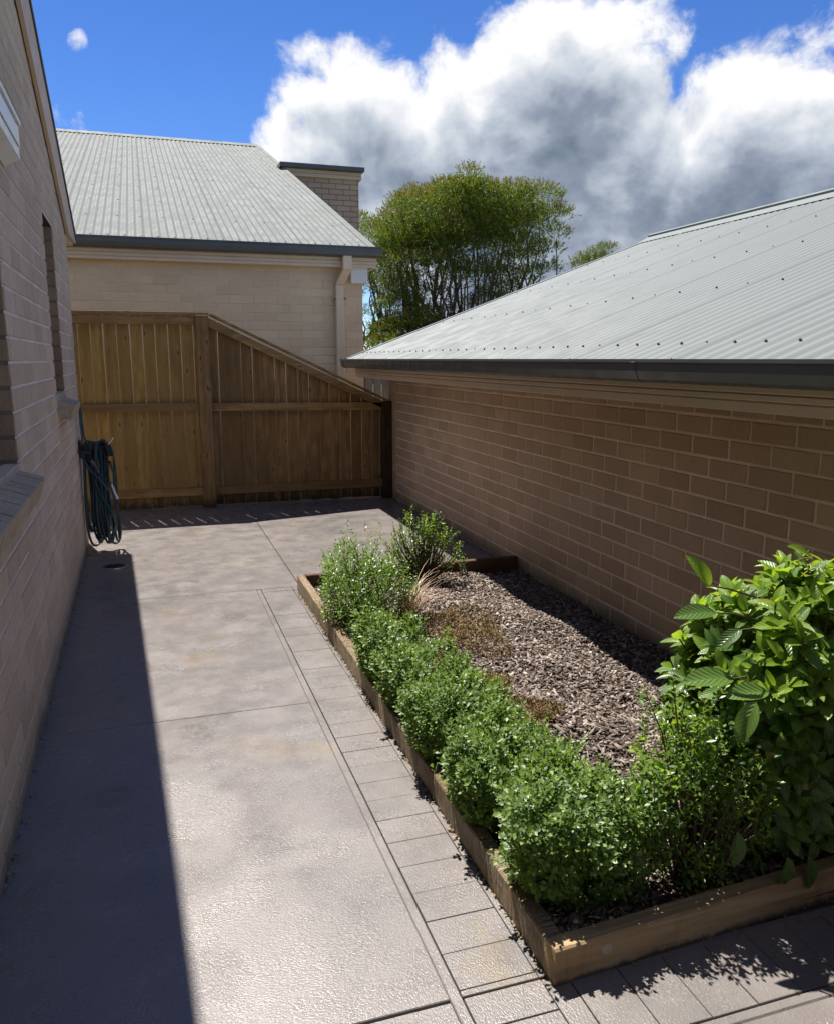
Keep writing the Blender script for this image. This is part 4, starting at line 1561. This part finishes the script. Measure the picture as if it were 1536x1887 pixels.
# gardenia ---------------------------------------------------------------------
def gard_leaf_mesh(mat, var):
    """broad leaf with rippled blade: 2 x 12 quads over a curved midrib"""
    r = random.Random(var)
    n_ = 11
    cols = (-1, -0.5, 0, 0.5, 1)
    droop = r.uniform(0.12, 0.42)
    V, F, uv = [], [], []
    for i in range(n_ + 1):
        t = i / n_
        wdt = 0.5 * 0.46 * (math.sin(math.pi * min(1, t ** 0.95)) ** 0.72) + 0.004
        if t == 1:
            wdt = 0.002
        zc = -droop * t * t
        for c in cols:
            rip = 0.0045 * math.sin(t * 38 - abs(c) * 4.0) * (abs(c) > 0.2)
            V.append((t, c * wdt, zc + 0.34 * wdt * abs(c) ** 1.4 + rip * math.sin(math.pi * t)))
            uv.append((0.5 + c * 0.5 * wdt / 0.21, t))
    m_ = len(cols)
    for i in range(n_):
        for k in range(m_ - 1):
            F.append((i * m_ + k, (i + 1) * m_ + k, (i + 1) * m_ + k + 1, i * m_ + k + 1))
    return np_mesh('leaf', np.array(V), np.array(F), [mat], smooth=True, uv=uv)


GA = empty('gardenia_bush', (1.62, 1.70, 0.03), 0.0, 'big glossy broad-leaved gardenia bush at the right edge, over the front board', 'bush')
gm = [gard_leaf_mesh(M['gard_leaf'], i) for i in range(6)]
gn = [gard_leaf_mesh(M['gard_new'], 20 + i) for i in range(4)]
rg = random.Random(5)
leaf_list = []
seg_list = []


def rosette(c, d, n_, L, new):
    d = Vector(d).normalized()
    ref = Vector((0, 0, 1)) if abs(d.z) < 0.9 else Vector((1, 0, 0))
    a_ = d.cross(ref).normalized()
    b_ = d.cross(a_)
    ph = rg.uniform(0, 6.28)
    for i in range(n_):
        t = i / n_
        an = ph + i * 2.4
        open_ = 1.25 - 0.85 * t
        ax = (a_ * math.cos(an) + b_ * math.sin(an)) * open_ + d * (0.45 + 0.7 * t)
        ax.normalize()
        nr = d * 1.0 + Vector((0, 0, 0.45)) - ax * 0.3
        leaf_list.append((Vector(c) - d * (0.05 * (1 - t)), ax, nr, L * rg.uniform(0.72, 1.15) * (1.0 - 0.25 * t), new and t > 0.25))


cg = Vector((1.685, 1.69, 0.0))
RX, RY, HT = 0.375, 0.285, 0.83
for i in range(720):
    u_ = rg.uniform(0, 2 * math.pi)
    zz_ = 1 - 1.85 * rg.random()
    s_ = math.sqrt(max(0.02, 1 - abs(zz_) ** 2.2))
    k_ = rg.choice((rg.uniform(0.88, 1.0), rg.uniform(0.6, 0.95)))
    sq = lambda t_: math.copysign(abs(t_) ** 0.62, t_)
    c = Vector((cg.x + sq(math.cos(u_)) * s_ * RX * k_, cg.y + sq(math.sin(u_)) * s_ * RY * k_, 0.03 + HT * (0.46 + 0.50 * zz_ * k_)))
    d = Vector((math.cos(u_) * s_ * 0.9, math.sin(u_) * s_ * 0.9, 0.35 + 0.75 * max(0, zz_)))
    if zz_ < -0.1:
        d.z -= 0.5
    if c.z < 0.10 or c.x > 2.16 or (c.z < 0.2 and c.x < 1.36):
        continue
    rosette(c, d, rg.choice((5, 6, 7)), rg.uniform(0.056, 0.088), zz_ > 0.40 and rg.random() < 0.8)  # paler new leaves crowd the top, painting in its bright sunlight
    b0 = Vector((1.62 + rg.uniform(-.05, .05), 1.70 + rg.uniform(-.05, .05), 0.0))
    if i % 3 == 0:
        seg_list.append(([b0 - Vector(GA.location), b0.lerp(c, 0.55) + Vector((0, 0, 0.03)) - Vector(GA.location), c - Vector(GA.location)], 0.006, 0.0025))
# large leaves that stand out against the wall and the mulch
for (c, ax, nr, L, new) in (((1.300, 1.53, 0.600), (-1.0, 0.05, 0.16), (0.0, -0.45, 1.0), 0.135, False), ((1.362, 1.48, 0.578), (-1.0, 0.05, 0.12), (0, -0.5, 1.0), 0.112, False),
                            ((1.300, 1.45, 0.575), (-0.55, -0.15, -0.75), (-0.55, -0.5, 0.6), 0.105, False), ((1.300, 1.64, 0.800), (-0.45, 0.0, 0.9), (0.25, -1.0, 0.2), 0.092, True),
                            ((1.315, 1.63, 0.735), (-1.0, 0.0, 0.12), (0, -0.5, 1.0), 0.115, False), ((1.574, 1.60, 0.86), (-0.8, 0.0, 0.55), (0.3, -0.5, 0.9), 0.085, True),
                            ((1.320, 1.54, 0.72), (-0.9, -0.1, -0.3), (0, -0.5, 1.0), 0.075, False), ((1.415, 1.43, 0.165), (-0.05, -0.25, -1.0), (0, -1, 0.3), 0.085, False),
                            ((1.49, 1.44, 0.145), (0.05, -0.25, -1.0), (0.1, -1, 0.3), 0.088, False), ((1.285, 1.46, 0.24), (-0.05, -0.2, -1.0), (-0.1, -1, 0.3), 0.092, False)):
    leaf_list.append((Vector(c), Vector(ax).normalized(), Vector(nr), L, new))


def leaf_matrix(base, ax, nr, L):
    x = ax.normalized()
    y = nr.cross(x)
    if y.length < 1e-5:
        y = Vector((0, 1, 0)).cross(x)
    y.normalize()
    z = x.cross(y)
    m = Matrix((x, y, z)).transposed().to_4x4()
    return Matrix.Translation(base - Vector(GA.location)) @ m @ Matrix.Diagonal((L, L, L, 1))


order = sorted(range(len(leaf_list)), key=lambda i: -seen_area(leaf_list[i][0], leaf_list[i][3] ** 2) * (1.0 + (0.6 if (leaf_list[i][0].y < 1.66 or leaf_list[i][0].z > 0.66 or leaf_list[i][0].x < 1.4) else 0) + (5 if i >= len(leaf_list) - 10 else 0)))
objs = set(order[:300])
RV, RF, RU, RM = [], [], [], []
off = 0
for i, (b_, ax, nr, L, new) in enumerate(leaf_list):
    me = rg.choice(gn if new else gm)
    mt = leaf_matrix(b_, ax, nr, L)
    if i in objs:
        o = bpy.data.objects.new('leaf', me)
        link(o, GA)
        o.matrix_local = mt
    else:
        co = np.empty(len(me.vertices) * 3, np.float32)
        me.vertices.foreach_get('co', co)
        co = co.reshape(-1, 3) @ np.array(mt.to_3x3()).T + np.array(mt.translation)
        fi = np.empty(len(me.loops), np.int32)
        me.loops.foreach_get('vertex_index', fi)
        RV.append(co)
        RF.append(fi.reshape(-1, 4) + off)
        uvv = np.zeros((len(co), 2), np.float32)
        ul = np.empty(len(me.loops) * 2, np.float32)
        me.uv_layers[0].data.foreach_get('uv', ul)
        uvv[fi] = ul.reshape(-1, 2)
        RU.append(uvv)
        RM.append(np.full(len(fi) // 4, 1 if new else 0))
        off += len(co)
if RV:
    o = bpy.data.objects.new('inner_leaves', np_mesh('inner_leaves', np.concatenate(RV), np.concatenate(RF), [M['gard_leaf'], M['gard_new']], np.concatenate(RM), True, np.concatenate(RU)))
    link(o, GA)
    o['kind'] = 'stuff'
for (b_, ax, nr, L, new) in leaf_list[-10:]:
    e_ = b_ - Vector(GA.location)
    i_ = e_ + Vector((1.63 - b_.x, 1.70 - b_.y, 0)).normalized() * 0.17 - Vector((0, 0, 0.05))
    seg_list.append(([i_, i_.lerp(e_, 0.6) + Vector((0, 0, 0.006)), e_ + ax * L * 0.05], 0.003, 0.0018))
stems_obj(GA, seg_list, M['twig'], 'stems', 5)

# dried grass tuft -------------------------------------------------------------
DG = empty('grass_tuft', (1.185, 3.80, 0.03), 0.0, 'dried brown grass tuft with arching straw blades on the mulch', 'grass tuft')
V, F = [], []
off = 0
for i in range(170):
    u_ = rng.uniform(0, 6.28)
    lean = abs(rng.normal(0.35, 0.35))
    Lb = rng.uniform(0.10, 0.30)
    if rng.uniform() < 0.35:
        u_ = rng.normal(0.5, 0.5)
        lean = rng.uniform(0.6, 1.5)
        Lb = rng.uniform(0.22, 0.42)
    b0 = np.array([rng.normal(0, 0.022), rng.normal(0, 0.022), 0.0])
    dh = np.array([math.cos(u_), math.sin(u_), 0])
    side = np.array([-math.sin(u_), math.cos(u_), 0])
    wd = rng.uniform(0.0012, 0.0034)
    p = b0.copy()
    ang = 0.12 + 0.2 * lean
    n_ = 6
    for k in range(n_ + 1):
        t = k / n_
        ww_ = wd * (1 - t) ** 0.7 + 0.0004
        V.append(p - side * ww_)
        V.append(p + side * ww_)
        p = p + (dh * math.sin(ang) + np.array([0, 0, math.cos(ang)])) * Lb / n_
        ang += lean * 1.9 / n_
    for k in range(n_):
        F.append((off + 2 * k, off + 2 * k + 1, off + 2 * k + 3, off + 2 * k + 2))
    off += 2 * (n_ + 1)
o = bpy.data.objects.new('blades', np_mesh('blades', np.array(V), np.array(F), [M['straw']]))
link(o, DG)
o['kind'] = 'stuff'
# dead stalk standing beside it
q = MB()
q.tube([(0.0, 0.06, 0), (-0.01, 0.10, 0.12), (-0.015, 0.13, 0.27), (-0.05, 0.16, 0.36)], [0.006, 0.005, 0.004, 0.002], 5)
q.tube([(0.02, 0.05, 0), (0.018, 0.08, 0.13), (0.0, 0.10, 0.24)], [0.005, 0.004, 0.002], 5)
q.build('stalk', M['straw'], DG)


def weed_patch(x, y, rx, ry, label, seed, n_=900):
    n_ = int(n_ * 2.6)
    r = np.random.default_rng(seed)
    root = empty('dead_weed', (x, y, 0), 0.0, label, 'weed', 'dried brown weeds on the mulch')
    u_ = r.uniform(0, 6.28, n_)
    q_ = np.sqrt(r.uniform(0, 1, n_)) * (1 + 0.25 * np.sin(3 * u_ + seed))
    px, py = np.cos(u_) * q_ * rx, np.sin(u_) * q_ * ry
    B = np.stack([px, py, mulch_h(px + x, py + y) + 0.012 + r.uniform(0.0, 0.028, n_) * (1.2 - np.minimum(q_, 1))], 1)
    A = norm(r.normal(0, 1, (n_, 3)) + np.array([0, 0, 0.7]))
    N = norm(r.normal(0, 1, (n_, 3)) + np.array([0, 0, 1.0]))
    LL = r.uniform(0.008, 0.026, n_)
    build_leaves(root, [(B, A, N, LL, 0.22, 0.1, M['weed'], 'dry_leaves')])


weed_patch(1.42, 3.62, 0.20, 0.36, 'large flat patch of dried brown weed behind the hedge, near the grass tuft', 31, 1900)
weed_patch(1.23, 2.93, 0.13, 0.17, 'round patch of dried weed beside the middle of the hedge', 32, 1000)
weed_patch(1.28, 2.58, 0.11, 0.13, 'smaller dried weed patch with green flecks, nearest to the camera beside the hedge', 33, 800)
weed_patch(1.12, 3.33, 0.07, 0.10, 'small dried weed patch between the small box shrub and the grass tuft', 34, 400)

# pale sticks on the mulch
for i, (x0_, y0_, an, ln, lb) in enumerate(((1.36, 2.33, 0.55, 0.13, 'long pale forked stick lying on the sunny mulch behind the hedge'), (1.42, 2.42, -1.1, 0.065, 'short pale stick next to the forked stick on the mulch'), (1.30, 2.27, 1.4, 0.06, 'short pale stick near the front end of the sunny mulch'), (1.95, 2.72, 0.7, 0.12, 'thin stick in the shaded mulch by the brick wall'), (1.84, 3.32, -0.6, 0.09, 'thin stick in the shaded mulch, further from the camera'))):
    q = MB()
    z_ = float(mulch_h(np.array(x0_), np.array(y0_))) + 0.014
    q.tube([(0, 0, z_), (ln * .5 * math.cos(an), ln * .5 * math.sin(an), z_ + .004), (ln * math.cos(an + .1), ln * math.sin(an + .1), z_ + .002)], [0.0035, 0.003, 0.002], 5)
    if i == 0:
        q.tube([(ln * .9 * math.cos(an), ln * .9 * math.sin(an), z_), (ln * .8 * math.cos(an) - .03, ln * .8 * math.sin(an) + .05, z_ + .004)], [0.003, 0.0018], 5)
    tag(q.build('stick', M['twig_pale'], None, loc=(x0_, y0_, 0)), lb, 'stick', 'sticks lying on the mulch')

# ==================================================================== HOSE AND TAP
HS = empty('garden_hose', (-0.375, 6.12, 0), 0.0, 'dark green garden hose hung in long loops on the beige brick wall', 'hose')
rh = random.Random(12)
q = MB()
q2 = MB()
prev_top = None
nl = 15
for i in range(nl):
    f = i / (nl - 1)
    topx = -0.085 + 0.145 * f + rh.uniform(-0.008, 0.008)
    topy = rh.uniform(-0.05, 0.04)
    w_ = rh.uniform(0.035, 0.075)
    zb = rh.uniform(0.06, 0.22) if i % 4 else rh.uniform(0.035, 0.08)
    zt = 0.775 + rh.uniform(-0.012, 0.02)
    botx = topx * 0.75 + 0.02 + rh.uniform(-0.035, 0.045)
    pts = []
    ns = 30
    tw = rh.uniform(-0.02, 0.02)
    for k in range(ns + 1):
        t = 2 * math.pi * k / ns
        zc = (zt + zb) / 2 + (zt - zb) / 2 * math.cos(t)
        hgt = (zc - zb) / (zt - zb)
        cxx = botx + (topx - botx) * hgt
        rx_ = w_ * abs(math.sin(t)) ** 0.7 * (0.55 + 0.6 * (1 - hgt))
        sgn = 1 if math.sin(t) >= 0 else -1
        pts.append((cxx + sgn * rx_ * 0.55 + tw * math.sin(2 * t), topy + sgn * rx_ * 0.85, zc))
    (q if i % 3 else q2).tube(pts, 0.0085, 7, cap=False)
# the band wrapped across the coil
q2.tube([(-0.10, -0.07, 0.70), (-0.05, -0.085, 0.60), (0.02, -0.09, 0.52), (0.07, -0.085, 0.44), (0.10, -0.06, 0.47), (0.105, -0.03, 0.56), (0.075, -0.02, 0.66)], 0.0085, 7)
q.tube([(-0.04, -0.08, 0.57), (0.01, -0.09, 0.42), (0.07, -0.08, 0.30), (0.09, -0.05, 0.20), (0.06, -0.03, 0.09), (0.0, -0.02, 0.13)], 0.0085, 7)
q.build('hose_coils', M['hose'], HS, smooth=True)
q2.build('hose_end', M['hose_light'], HS, smooth=True)
q = MB()
q.tube([(0.062, -0.03, 0.775), (0.075, -0.035, 0.72), (0.082, -0.035, 0.69)], [0.017, 0.022, 0.021], 10)
q.tube([(0.030, -0.03, 0.795), (0.062, -0.03, 0.785)], [0.016, 0.018], 10)
hb = q.build('nozzle', M['black_plastic'], HS)
q = MB()
q.tube([(0.083, -0.035, 0.688), (0.085, -0.035, 0.655)], [0.0215, 0.0215], 12)
q.build('connector', M['brass'], hb)
q = MB()
q.tube([(0.062, -0.03, 0.755), (0.115, -0.035, 0.815)], [0.006, 0.006], 8)
q.build('nozzle_lever', M['steel'], hb)
q = MB()
q.tube([(0.085, -0.07, 0.49), (0.103, -0.072, 0.43), (0.118, -0.072, 0.385)], [0.0075, 0.0085, 0.010], 8)
q.build('pale_tag', M['white_metal'], HS)
q = MB()
q.tube([(-0.105, 0.0, 0.745), (0.07, 0.0, 0.755)], 0.028, 10)
q.box(-0.118, -0.100, -0.06, 0.06, 0.68, 0.80, 0.004)
q.build('hanger', M['black_plastic'], HS)

TP = empty('garden_tap', (-0.480, 5.86, 0), 0.0, 'dark garden tap with two thin pipes on the brick wall beside the hose', 'tap')
q = MB()
q.tube([(0.0, 0.0, 0.745), (0.05, 0.0, 0.745), (0.07, 0.0, 0.73), (0.075, 0.0, 0.69)], [0.010, 0.012, 0.011, 0.010], 8)
q.tube([(0.048, 0, 0.75), (0.05, 0, 0.785)], [0.008, 0.006], 8)
q.build('tap_body', M['iron'], TP)
q = MB()
q.tube([(0.03, 0, 0.786), (0.07, 0, 0.788)], [0.006, 0.006], 6)
q.tube([(0.05, -0.02, 0.787), (0.05, 0.02, 0.787)], [0.006, 0.006], 6)
q.build('tap_handle', M['iron'], TP)
q = MB()
q.tube([(0.014, 0.20, 1.03), (0.016, 0.19, 0.93), (0.022, 0.16, 0.84), (0.03, 0.12, 0.79)], 0.006, 6)
q.tube([(0.020, 0.24, 1.03), (0.022, 0.24, 0.93), (0.028, 0.25, 0.83), (0.05, 0.25, 0.77)], 0.006, 6)
q.tube([(0.075, 0.0, 0.69), (0.09, 0.06, 0.66), (0.10, 0.14, 0.62), (0.11, 0.17, 0.58)], 0.011, 7)
q.build('pipe', M['hose_light'], TP)


# ==================================================================== TREES
def branch(q, p, d, L, r, depth, rr, tips, curl=0.25, split=(2, 3), spread=0.55, upb=0.25):
    n_ = 5
    pts, rad = [p.copy()], [r]
    dd = d.copy()
    for i in range(n_):
        dd = (dd + Vector((rr.uniform(-1, 1), rr.uniform(-1, 1), rr.uniform(-0.6, 1))) * curl * 0.5).normalized()
        p = p + dd * (L / n_)
        pts.append(p.copy())
        rad.append(r * (1 - 0.45 * (i + 1) / n_))
    q.tube(pts, rad, 5 if depth < 3 else 4, cap=False)
    if depth == 0:
        tips.append((p, dd))
        return
    for k in range(rr.choice(split)):
        nd = (dd + Vector((rr.uniform(-1, 1), rr.uniform(-1, 1), rr.uniform(-0.5, 1.0) + upb)) * spread).normalized()
        branch(q, p, nd, L * rr.uniform(0.62, 0.85), r * 0.55 * rr.uniform(0.85, 1.1), depth - 1, rr, tips, curl, split, spread, upb)
    if depth >= 2 and rr.random() < 0.7:
        m = pts[3]
        nd = (dd + Vector((rr.uniform(-1, 1), rr.uniform(-1, 1), rr.uniform(-0.2, 0.7))) * 0.9).normalized()
        branch(q, m, nd, L * 0.6, r * 0.4, depth - 2, rr, tips, curl, split, spread, upb)


def clump_leaves(centers, radii, n_per, r, L=(0.028, 0.066), flat=0.62, upright=0.7):
    B, A, N, LL = [], [], [], []
    for c, rad, npc in zip(centers, radii, n_per):
        # sprigs: each a bundle of narrow leaves pointing up and outwards
        ns = max(3, npc // 12)
        d = norm(r.normal(0, 1, (ns, 3)))
        d[:, 2] = np.where(r.uniform(0, 1, ns) < 0.72, np.abs(d[:, 2]), d[:, 2])
        rr_ = rad * np.where(r.uniform(0, 1, ns) < 0.7, r.uniform(0.78, 1.06, ns), r.uniform(0.3, 0.85, ns))
        sp = np.array(c) + d * rr_[:, None] * np.array([1.1, 1.1, flat])
        sd = norm(d * np.array([0.8, 0.8, 0.5]) + np.array([0, 0, upright]) + r.normal(0, 0.3, (ns, 3)))
        for k in range(12):
            t = r.uniform(0, 1, ns)
            B.append(sp + sd * (t * 0.16)[:, None])
            A.append(norm(sd + r.normal(0, 0.5, (ns, 3))))
            N.append(norm(r.normal(0, 1, (ns, 3)) + np.array([0, 0, 0.6])))
            LL.append(r.uniform(L[0], L[1], ns))
    return np.concatenate(B), np.concatenate(A), np.concatenate(N), np.concatenate(LL)


def tree(x, y, label, group, seed, clumps, trunks, n_leaf, tips_red=0.40, bare=16, twigs=7):
    """clumps: (dx, dy, z, radius, density) in metres round the trunk; trunks: first directions"""
    r = np.random.default_rng(seed)
    rr = random.Random(seed)
    root = empty('paperbark_tree', (x, y, 0), 0.0, label, 'tree', group)
    q = MB()
    tips = []
    for (d, L, rad) in trunks:
        pts = [Vector((0, 0, -0.05))]
        branch(q, Vector((rr.uniform(-.1, .1), rr.uniform(-.1, .1), -0.05)), Vector(d).normalized(), L, rad, 3, rr, tips, 0.7, (2, 3), 0.85, 0.15)
    # crooked limbs that reach into the clumps, with a haze of fine twigs below the leaves
    for i, (dx, dy, z, rad, den) in enumerate(clumps):
        if i % 2 == 0 or rad > 0.5:
            s_ = Vector((dx * 0.18 + rr.uniform(-.2, .2), dy * 0.15, z * 0.25))
            e = Vector((dx, dy, z - rad * 0.2))
            out = Vector((dx, dy, 0)) * 0.38
            m1 = s_.lerp(e, 0.40) + out + Vector((rr.uniform(-.4, .4), rr.uniform(-.2, .2), -0.4 * rad))
            m2 = s_.lerp(e, 0.75) + out * 0.6 + Vector((rr.uniform(-.25, .25), rr.uniform(-.1, .1), rr.uniform(-.1, .1)))
            q.tube([s_, s_.lerp(m1, .5) + Vector((rr.uniform(-.15, .15), 0, rr.uniform(-.05, .15))), m1, m1.lerp(m2, .5) + Vector((rr.uniform(-.1, .1), 0, rr.uniform(-.08, .08))), m2, e], [f_ * (1.9 if i % 7 == 0 else 0.9) for f_ in (0.042, 0.036, 0.028, 0.022, 0.016, 0.008)], 5, cap=False)
            for k in range(twigs):
                st = m1.lerp(e, rr.uniform(-0.5, 0.9)) if k % 2 else s_.lerp(m1, rr.uniform(0.3, 1.0))
                en = st + Vector((rr.uniform(-1, 1) + dx * 0.25, rr.uniform(-1, 1), rr.uniform(-0.35, 0.9))) * (0.30 + rad * 0.7)
                mm = st.lerp(en, 0.5) + Vector((rr.uniform(-.08, .08), rr.uniform(-.05, .05), rr.uniform(-.08, .08)))
                q.tube([st, mm, en], [0.011, 0.007, 0.003], 3, cap=False)
                for k2 in range(2):
                    e2 = mm + Vector((rr.uniform(-1, 1), rr.uniform(-1, 1), rr.uniform(-0.3, 0.9))) * 0.28
                    q.tube([mm, mm.lerp(e2, .5) + Vector((0, 0, rr.uniform(-.03, .03))), e2], [0.006, 0.004, 0.002], 3, cap=False)
    q.build('trunk', M['bark'], root)
    q = MB()
    for k in range(bare):
        s_ = Vector((rr.uniform(-1.2, 1.2), rr.uniform(-0.9, 0.1), rr.uniform(0.8, 2.2)))
        e = s_ + Vector((rr.uniform(-.9, .9), rr.uniform(-.5, .2), rr.uniform(0.15, 1.2)))
        m1 = s_.lerp(e, 0.5) + Vector((rr.uniform(-.15, .15), 0, rr.uniform(-.15, .15)))
        q.tube([s_, s_.lerp(m1, .5) + Vector((0, 0, rr.uniform(-.06, .06))), m1, m1.lerp(e, .5) + Vector((rr.uniform(-.06, .06), 0, 0)), e], [0.026, 0.022, 0.017, 0.011, 0.005], 5, cap=False)
    if bare:
        q.build('bare_branch', M['bark_pale'], root)
    C = [(c[0], c[1], c[2]) for c in clumps]
    rad = [c[3] for c in clumps]
    tot = sum(c[3] ** 2 * c[4] for c in clumps)
    npc = [int(n_leaf * c[3] ** 2 * c[4] / tot) for c in clumps]
    B, A, N, LL = clump_leaves(C, rad, npc, r)
    # reddish seed and flower tips near the top of each clump
    zrel = np.zeros(len(B))
    rndv = r.uniform(0, 1, len(B))
    Cn = np.array(C)
    dist = np.argmin(((B[:, None, :] - Cn[None]) ** 2).sum(-1), 1) if len(B) * len(C) < 3e6 else np.concatenate([np.argmin(((b_[:, None, :] - Cn[None]) ** 2).sum(-1), 1) for b_ in np.array_split(B, 60)])
    zrel = (B[:, 2] - Cn[dist, 2]) / np.array(rad)[dist]
    red = (zrel > 0.38) & (rndv < tips_red)
    build_leaves(root, [(B[~red], A[~red], N[~red], LL[~red], 0.30, 0.1, M['tree_leaf'], 'crown'), (B[red], A[red], N[red], LL[red] * 1.05, 0.24, 0.1, M['tree_tip'], 'reddish_tips')], flat=True)
    return root


TX, TY = 7.2, 18.0
MPP = 1.0 / 83.0                       # metres per photo pixel at the tree


def cl(u, v, rpx, den=1.0, dy=0.0):
    """clump given where it stands in the tree, measured from the tree's foot"""
    return ((u - 876) * MPP * 0.88, dy + (u - 873) * MPP * -0.0, 1.50 + (640 - v) * MPP * 1.0, rpx * MPP, den)


main_cl = []
for (u, v, rp, den) in ((700, 420, 34, 1.0), (735, 392, 40, 1.0), (780, 372, 42, 1.1), (828, 362, 44, 1.1), (842, 336, 16, 0.7), (880, 382, 44, 1.1), (868, 352, 26, 0.9), (930, 372, 44, 1.1), (975, 372, 42, 1.0),
                        (1005, 398, 34, 1.0), (1018, 432, 26, 0.9), (960, 412, 40, 0.9), (1002, 462, 30, 0.8), (1012, 492, 22, 0.8), (985, 500, 22, 0.5), (690, 458, 36, 1.0), (718, 448, 34, 0.9), (690, 492, 30, 1.1), (770, 440, 44, 1.2), (815, 448, 42, 1.2),
                        (862, 430, 46, 1.1), (905, 440, 36, 0.8), (770, 530, 26, 0.55), (718, 540, 18, 0.4), (800, 470, 34, 0.7), (930, 470, 30, 0.5), (905, 545, 24, 0.8), (690, 560, 28, 0.9), (715, 600, 36, 1.0), (690, 630, 34, 0.9), (760, 600, 26, 0.5), (840, 560, 18, 0.3), (740, 650, 32, 1.0), (700, 525, 30, 0.9), (780, 490, 34, 0.8), (850, 495, 30, 0.8), (920, 500, 30, 0.7), (965, 520, 24, 0.8), (1000, 540, 20, 0.8), (830, 600, 26, 0.6), (735, 570, 26, 0.55), (800, 640, 26, 0.5), (700, 600, 30, 0.7), (960, 440, 34, 0.6), (900, 400, 40, 0.9), (820, 400, 44, 0.9), (750, 420, 40, 0.9)):
    for dyy in (-0.75, 0.0, 0.8):
        main_cl.append(cl(u + rng.normal(0, 7), v + rng.normal(0, 5), rp * rng.uniform(0.80, 1.08), den * (1.0 if dyy <= 0 else 0.7), dyy * (0.6 + rp / 60) + rng.normal(0, 0.2)))
tree(TX, TY, 'wide paperbark tree with dark bare limbs and green crown, rising between the two roofs', 'trees behind the houses', 41, main_cl,
     [((-0.5, 0.1, 1.0), 1.2, 0.15), ((0.05, -0.1, 1.0), 1.15, 0.16), ((0.6, 0.0, 1.0), 1.25, 0.13), ((-0.85, -0.1, 0.7), 1.15, 0.11), ((-0.2, 0.2, 1.0), 1.0, 0.12)], 300000, twigs=10)
tree(13.75, 24.0, 'small treetop showing alone above the right-hand roof slope', 'trees behind the houses', 42,
     [(0.0, 0, 4.66, 0.20, 1), (-0.38, 0, 4.50, 0.18, 0.9), (0.38, 0, 4.80, 0.19, 1), (0.72, 0.1, 4.84, 0.14, 0.9), (0.15, 0.3, 4.45, 0.3, 0.8), (-0.2, 0.2, 4.25, 0.4, 0.8), (-0.75, 0, 4.42, 0.10, .6), (0.55, 0.2, 4.55, 0.22, 0.8)], [((0, 0, 1), 1.3, 0.10)], 9000, 0.3, 0)
tree(6.6, 25.0, 'taller dark treetop peeping out beside the wing wall, left of the wide tree', 'trees behind the houses', 43,
     [(0.0, 0, 5.15, 0.42, 1), (-0.45, 0, 5.4, 0.40, 1.0), (0.4, 0, 4.9, 0.4, 1), (-0.1, 0.3, 5.55, 0.22, 0.9), (-0.5, 0.3, 4.6, 0.5, 0.8), (0.2, 0.2, 4.35, 0.6, 0.8), (-.3, 0, 3.6, .7, .9), (0.6, 0, 3.7, .7, .9)], [((0, 0, 1), 1.5, 0.12)], 26000, 0.2, 0)
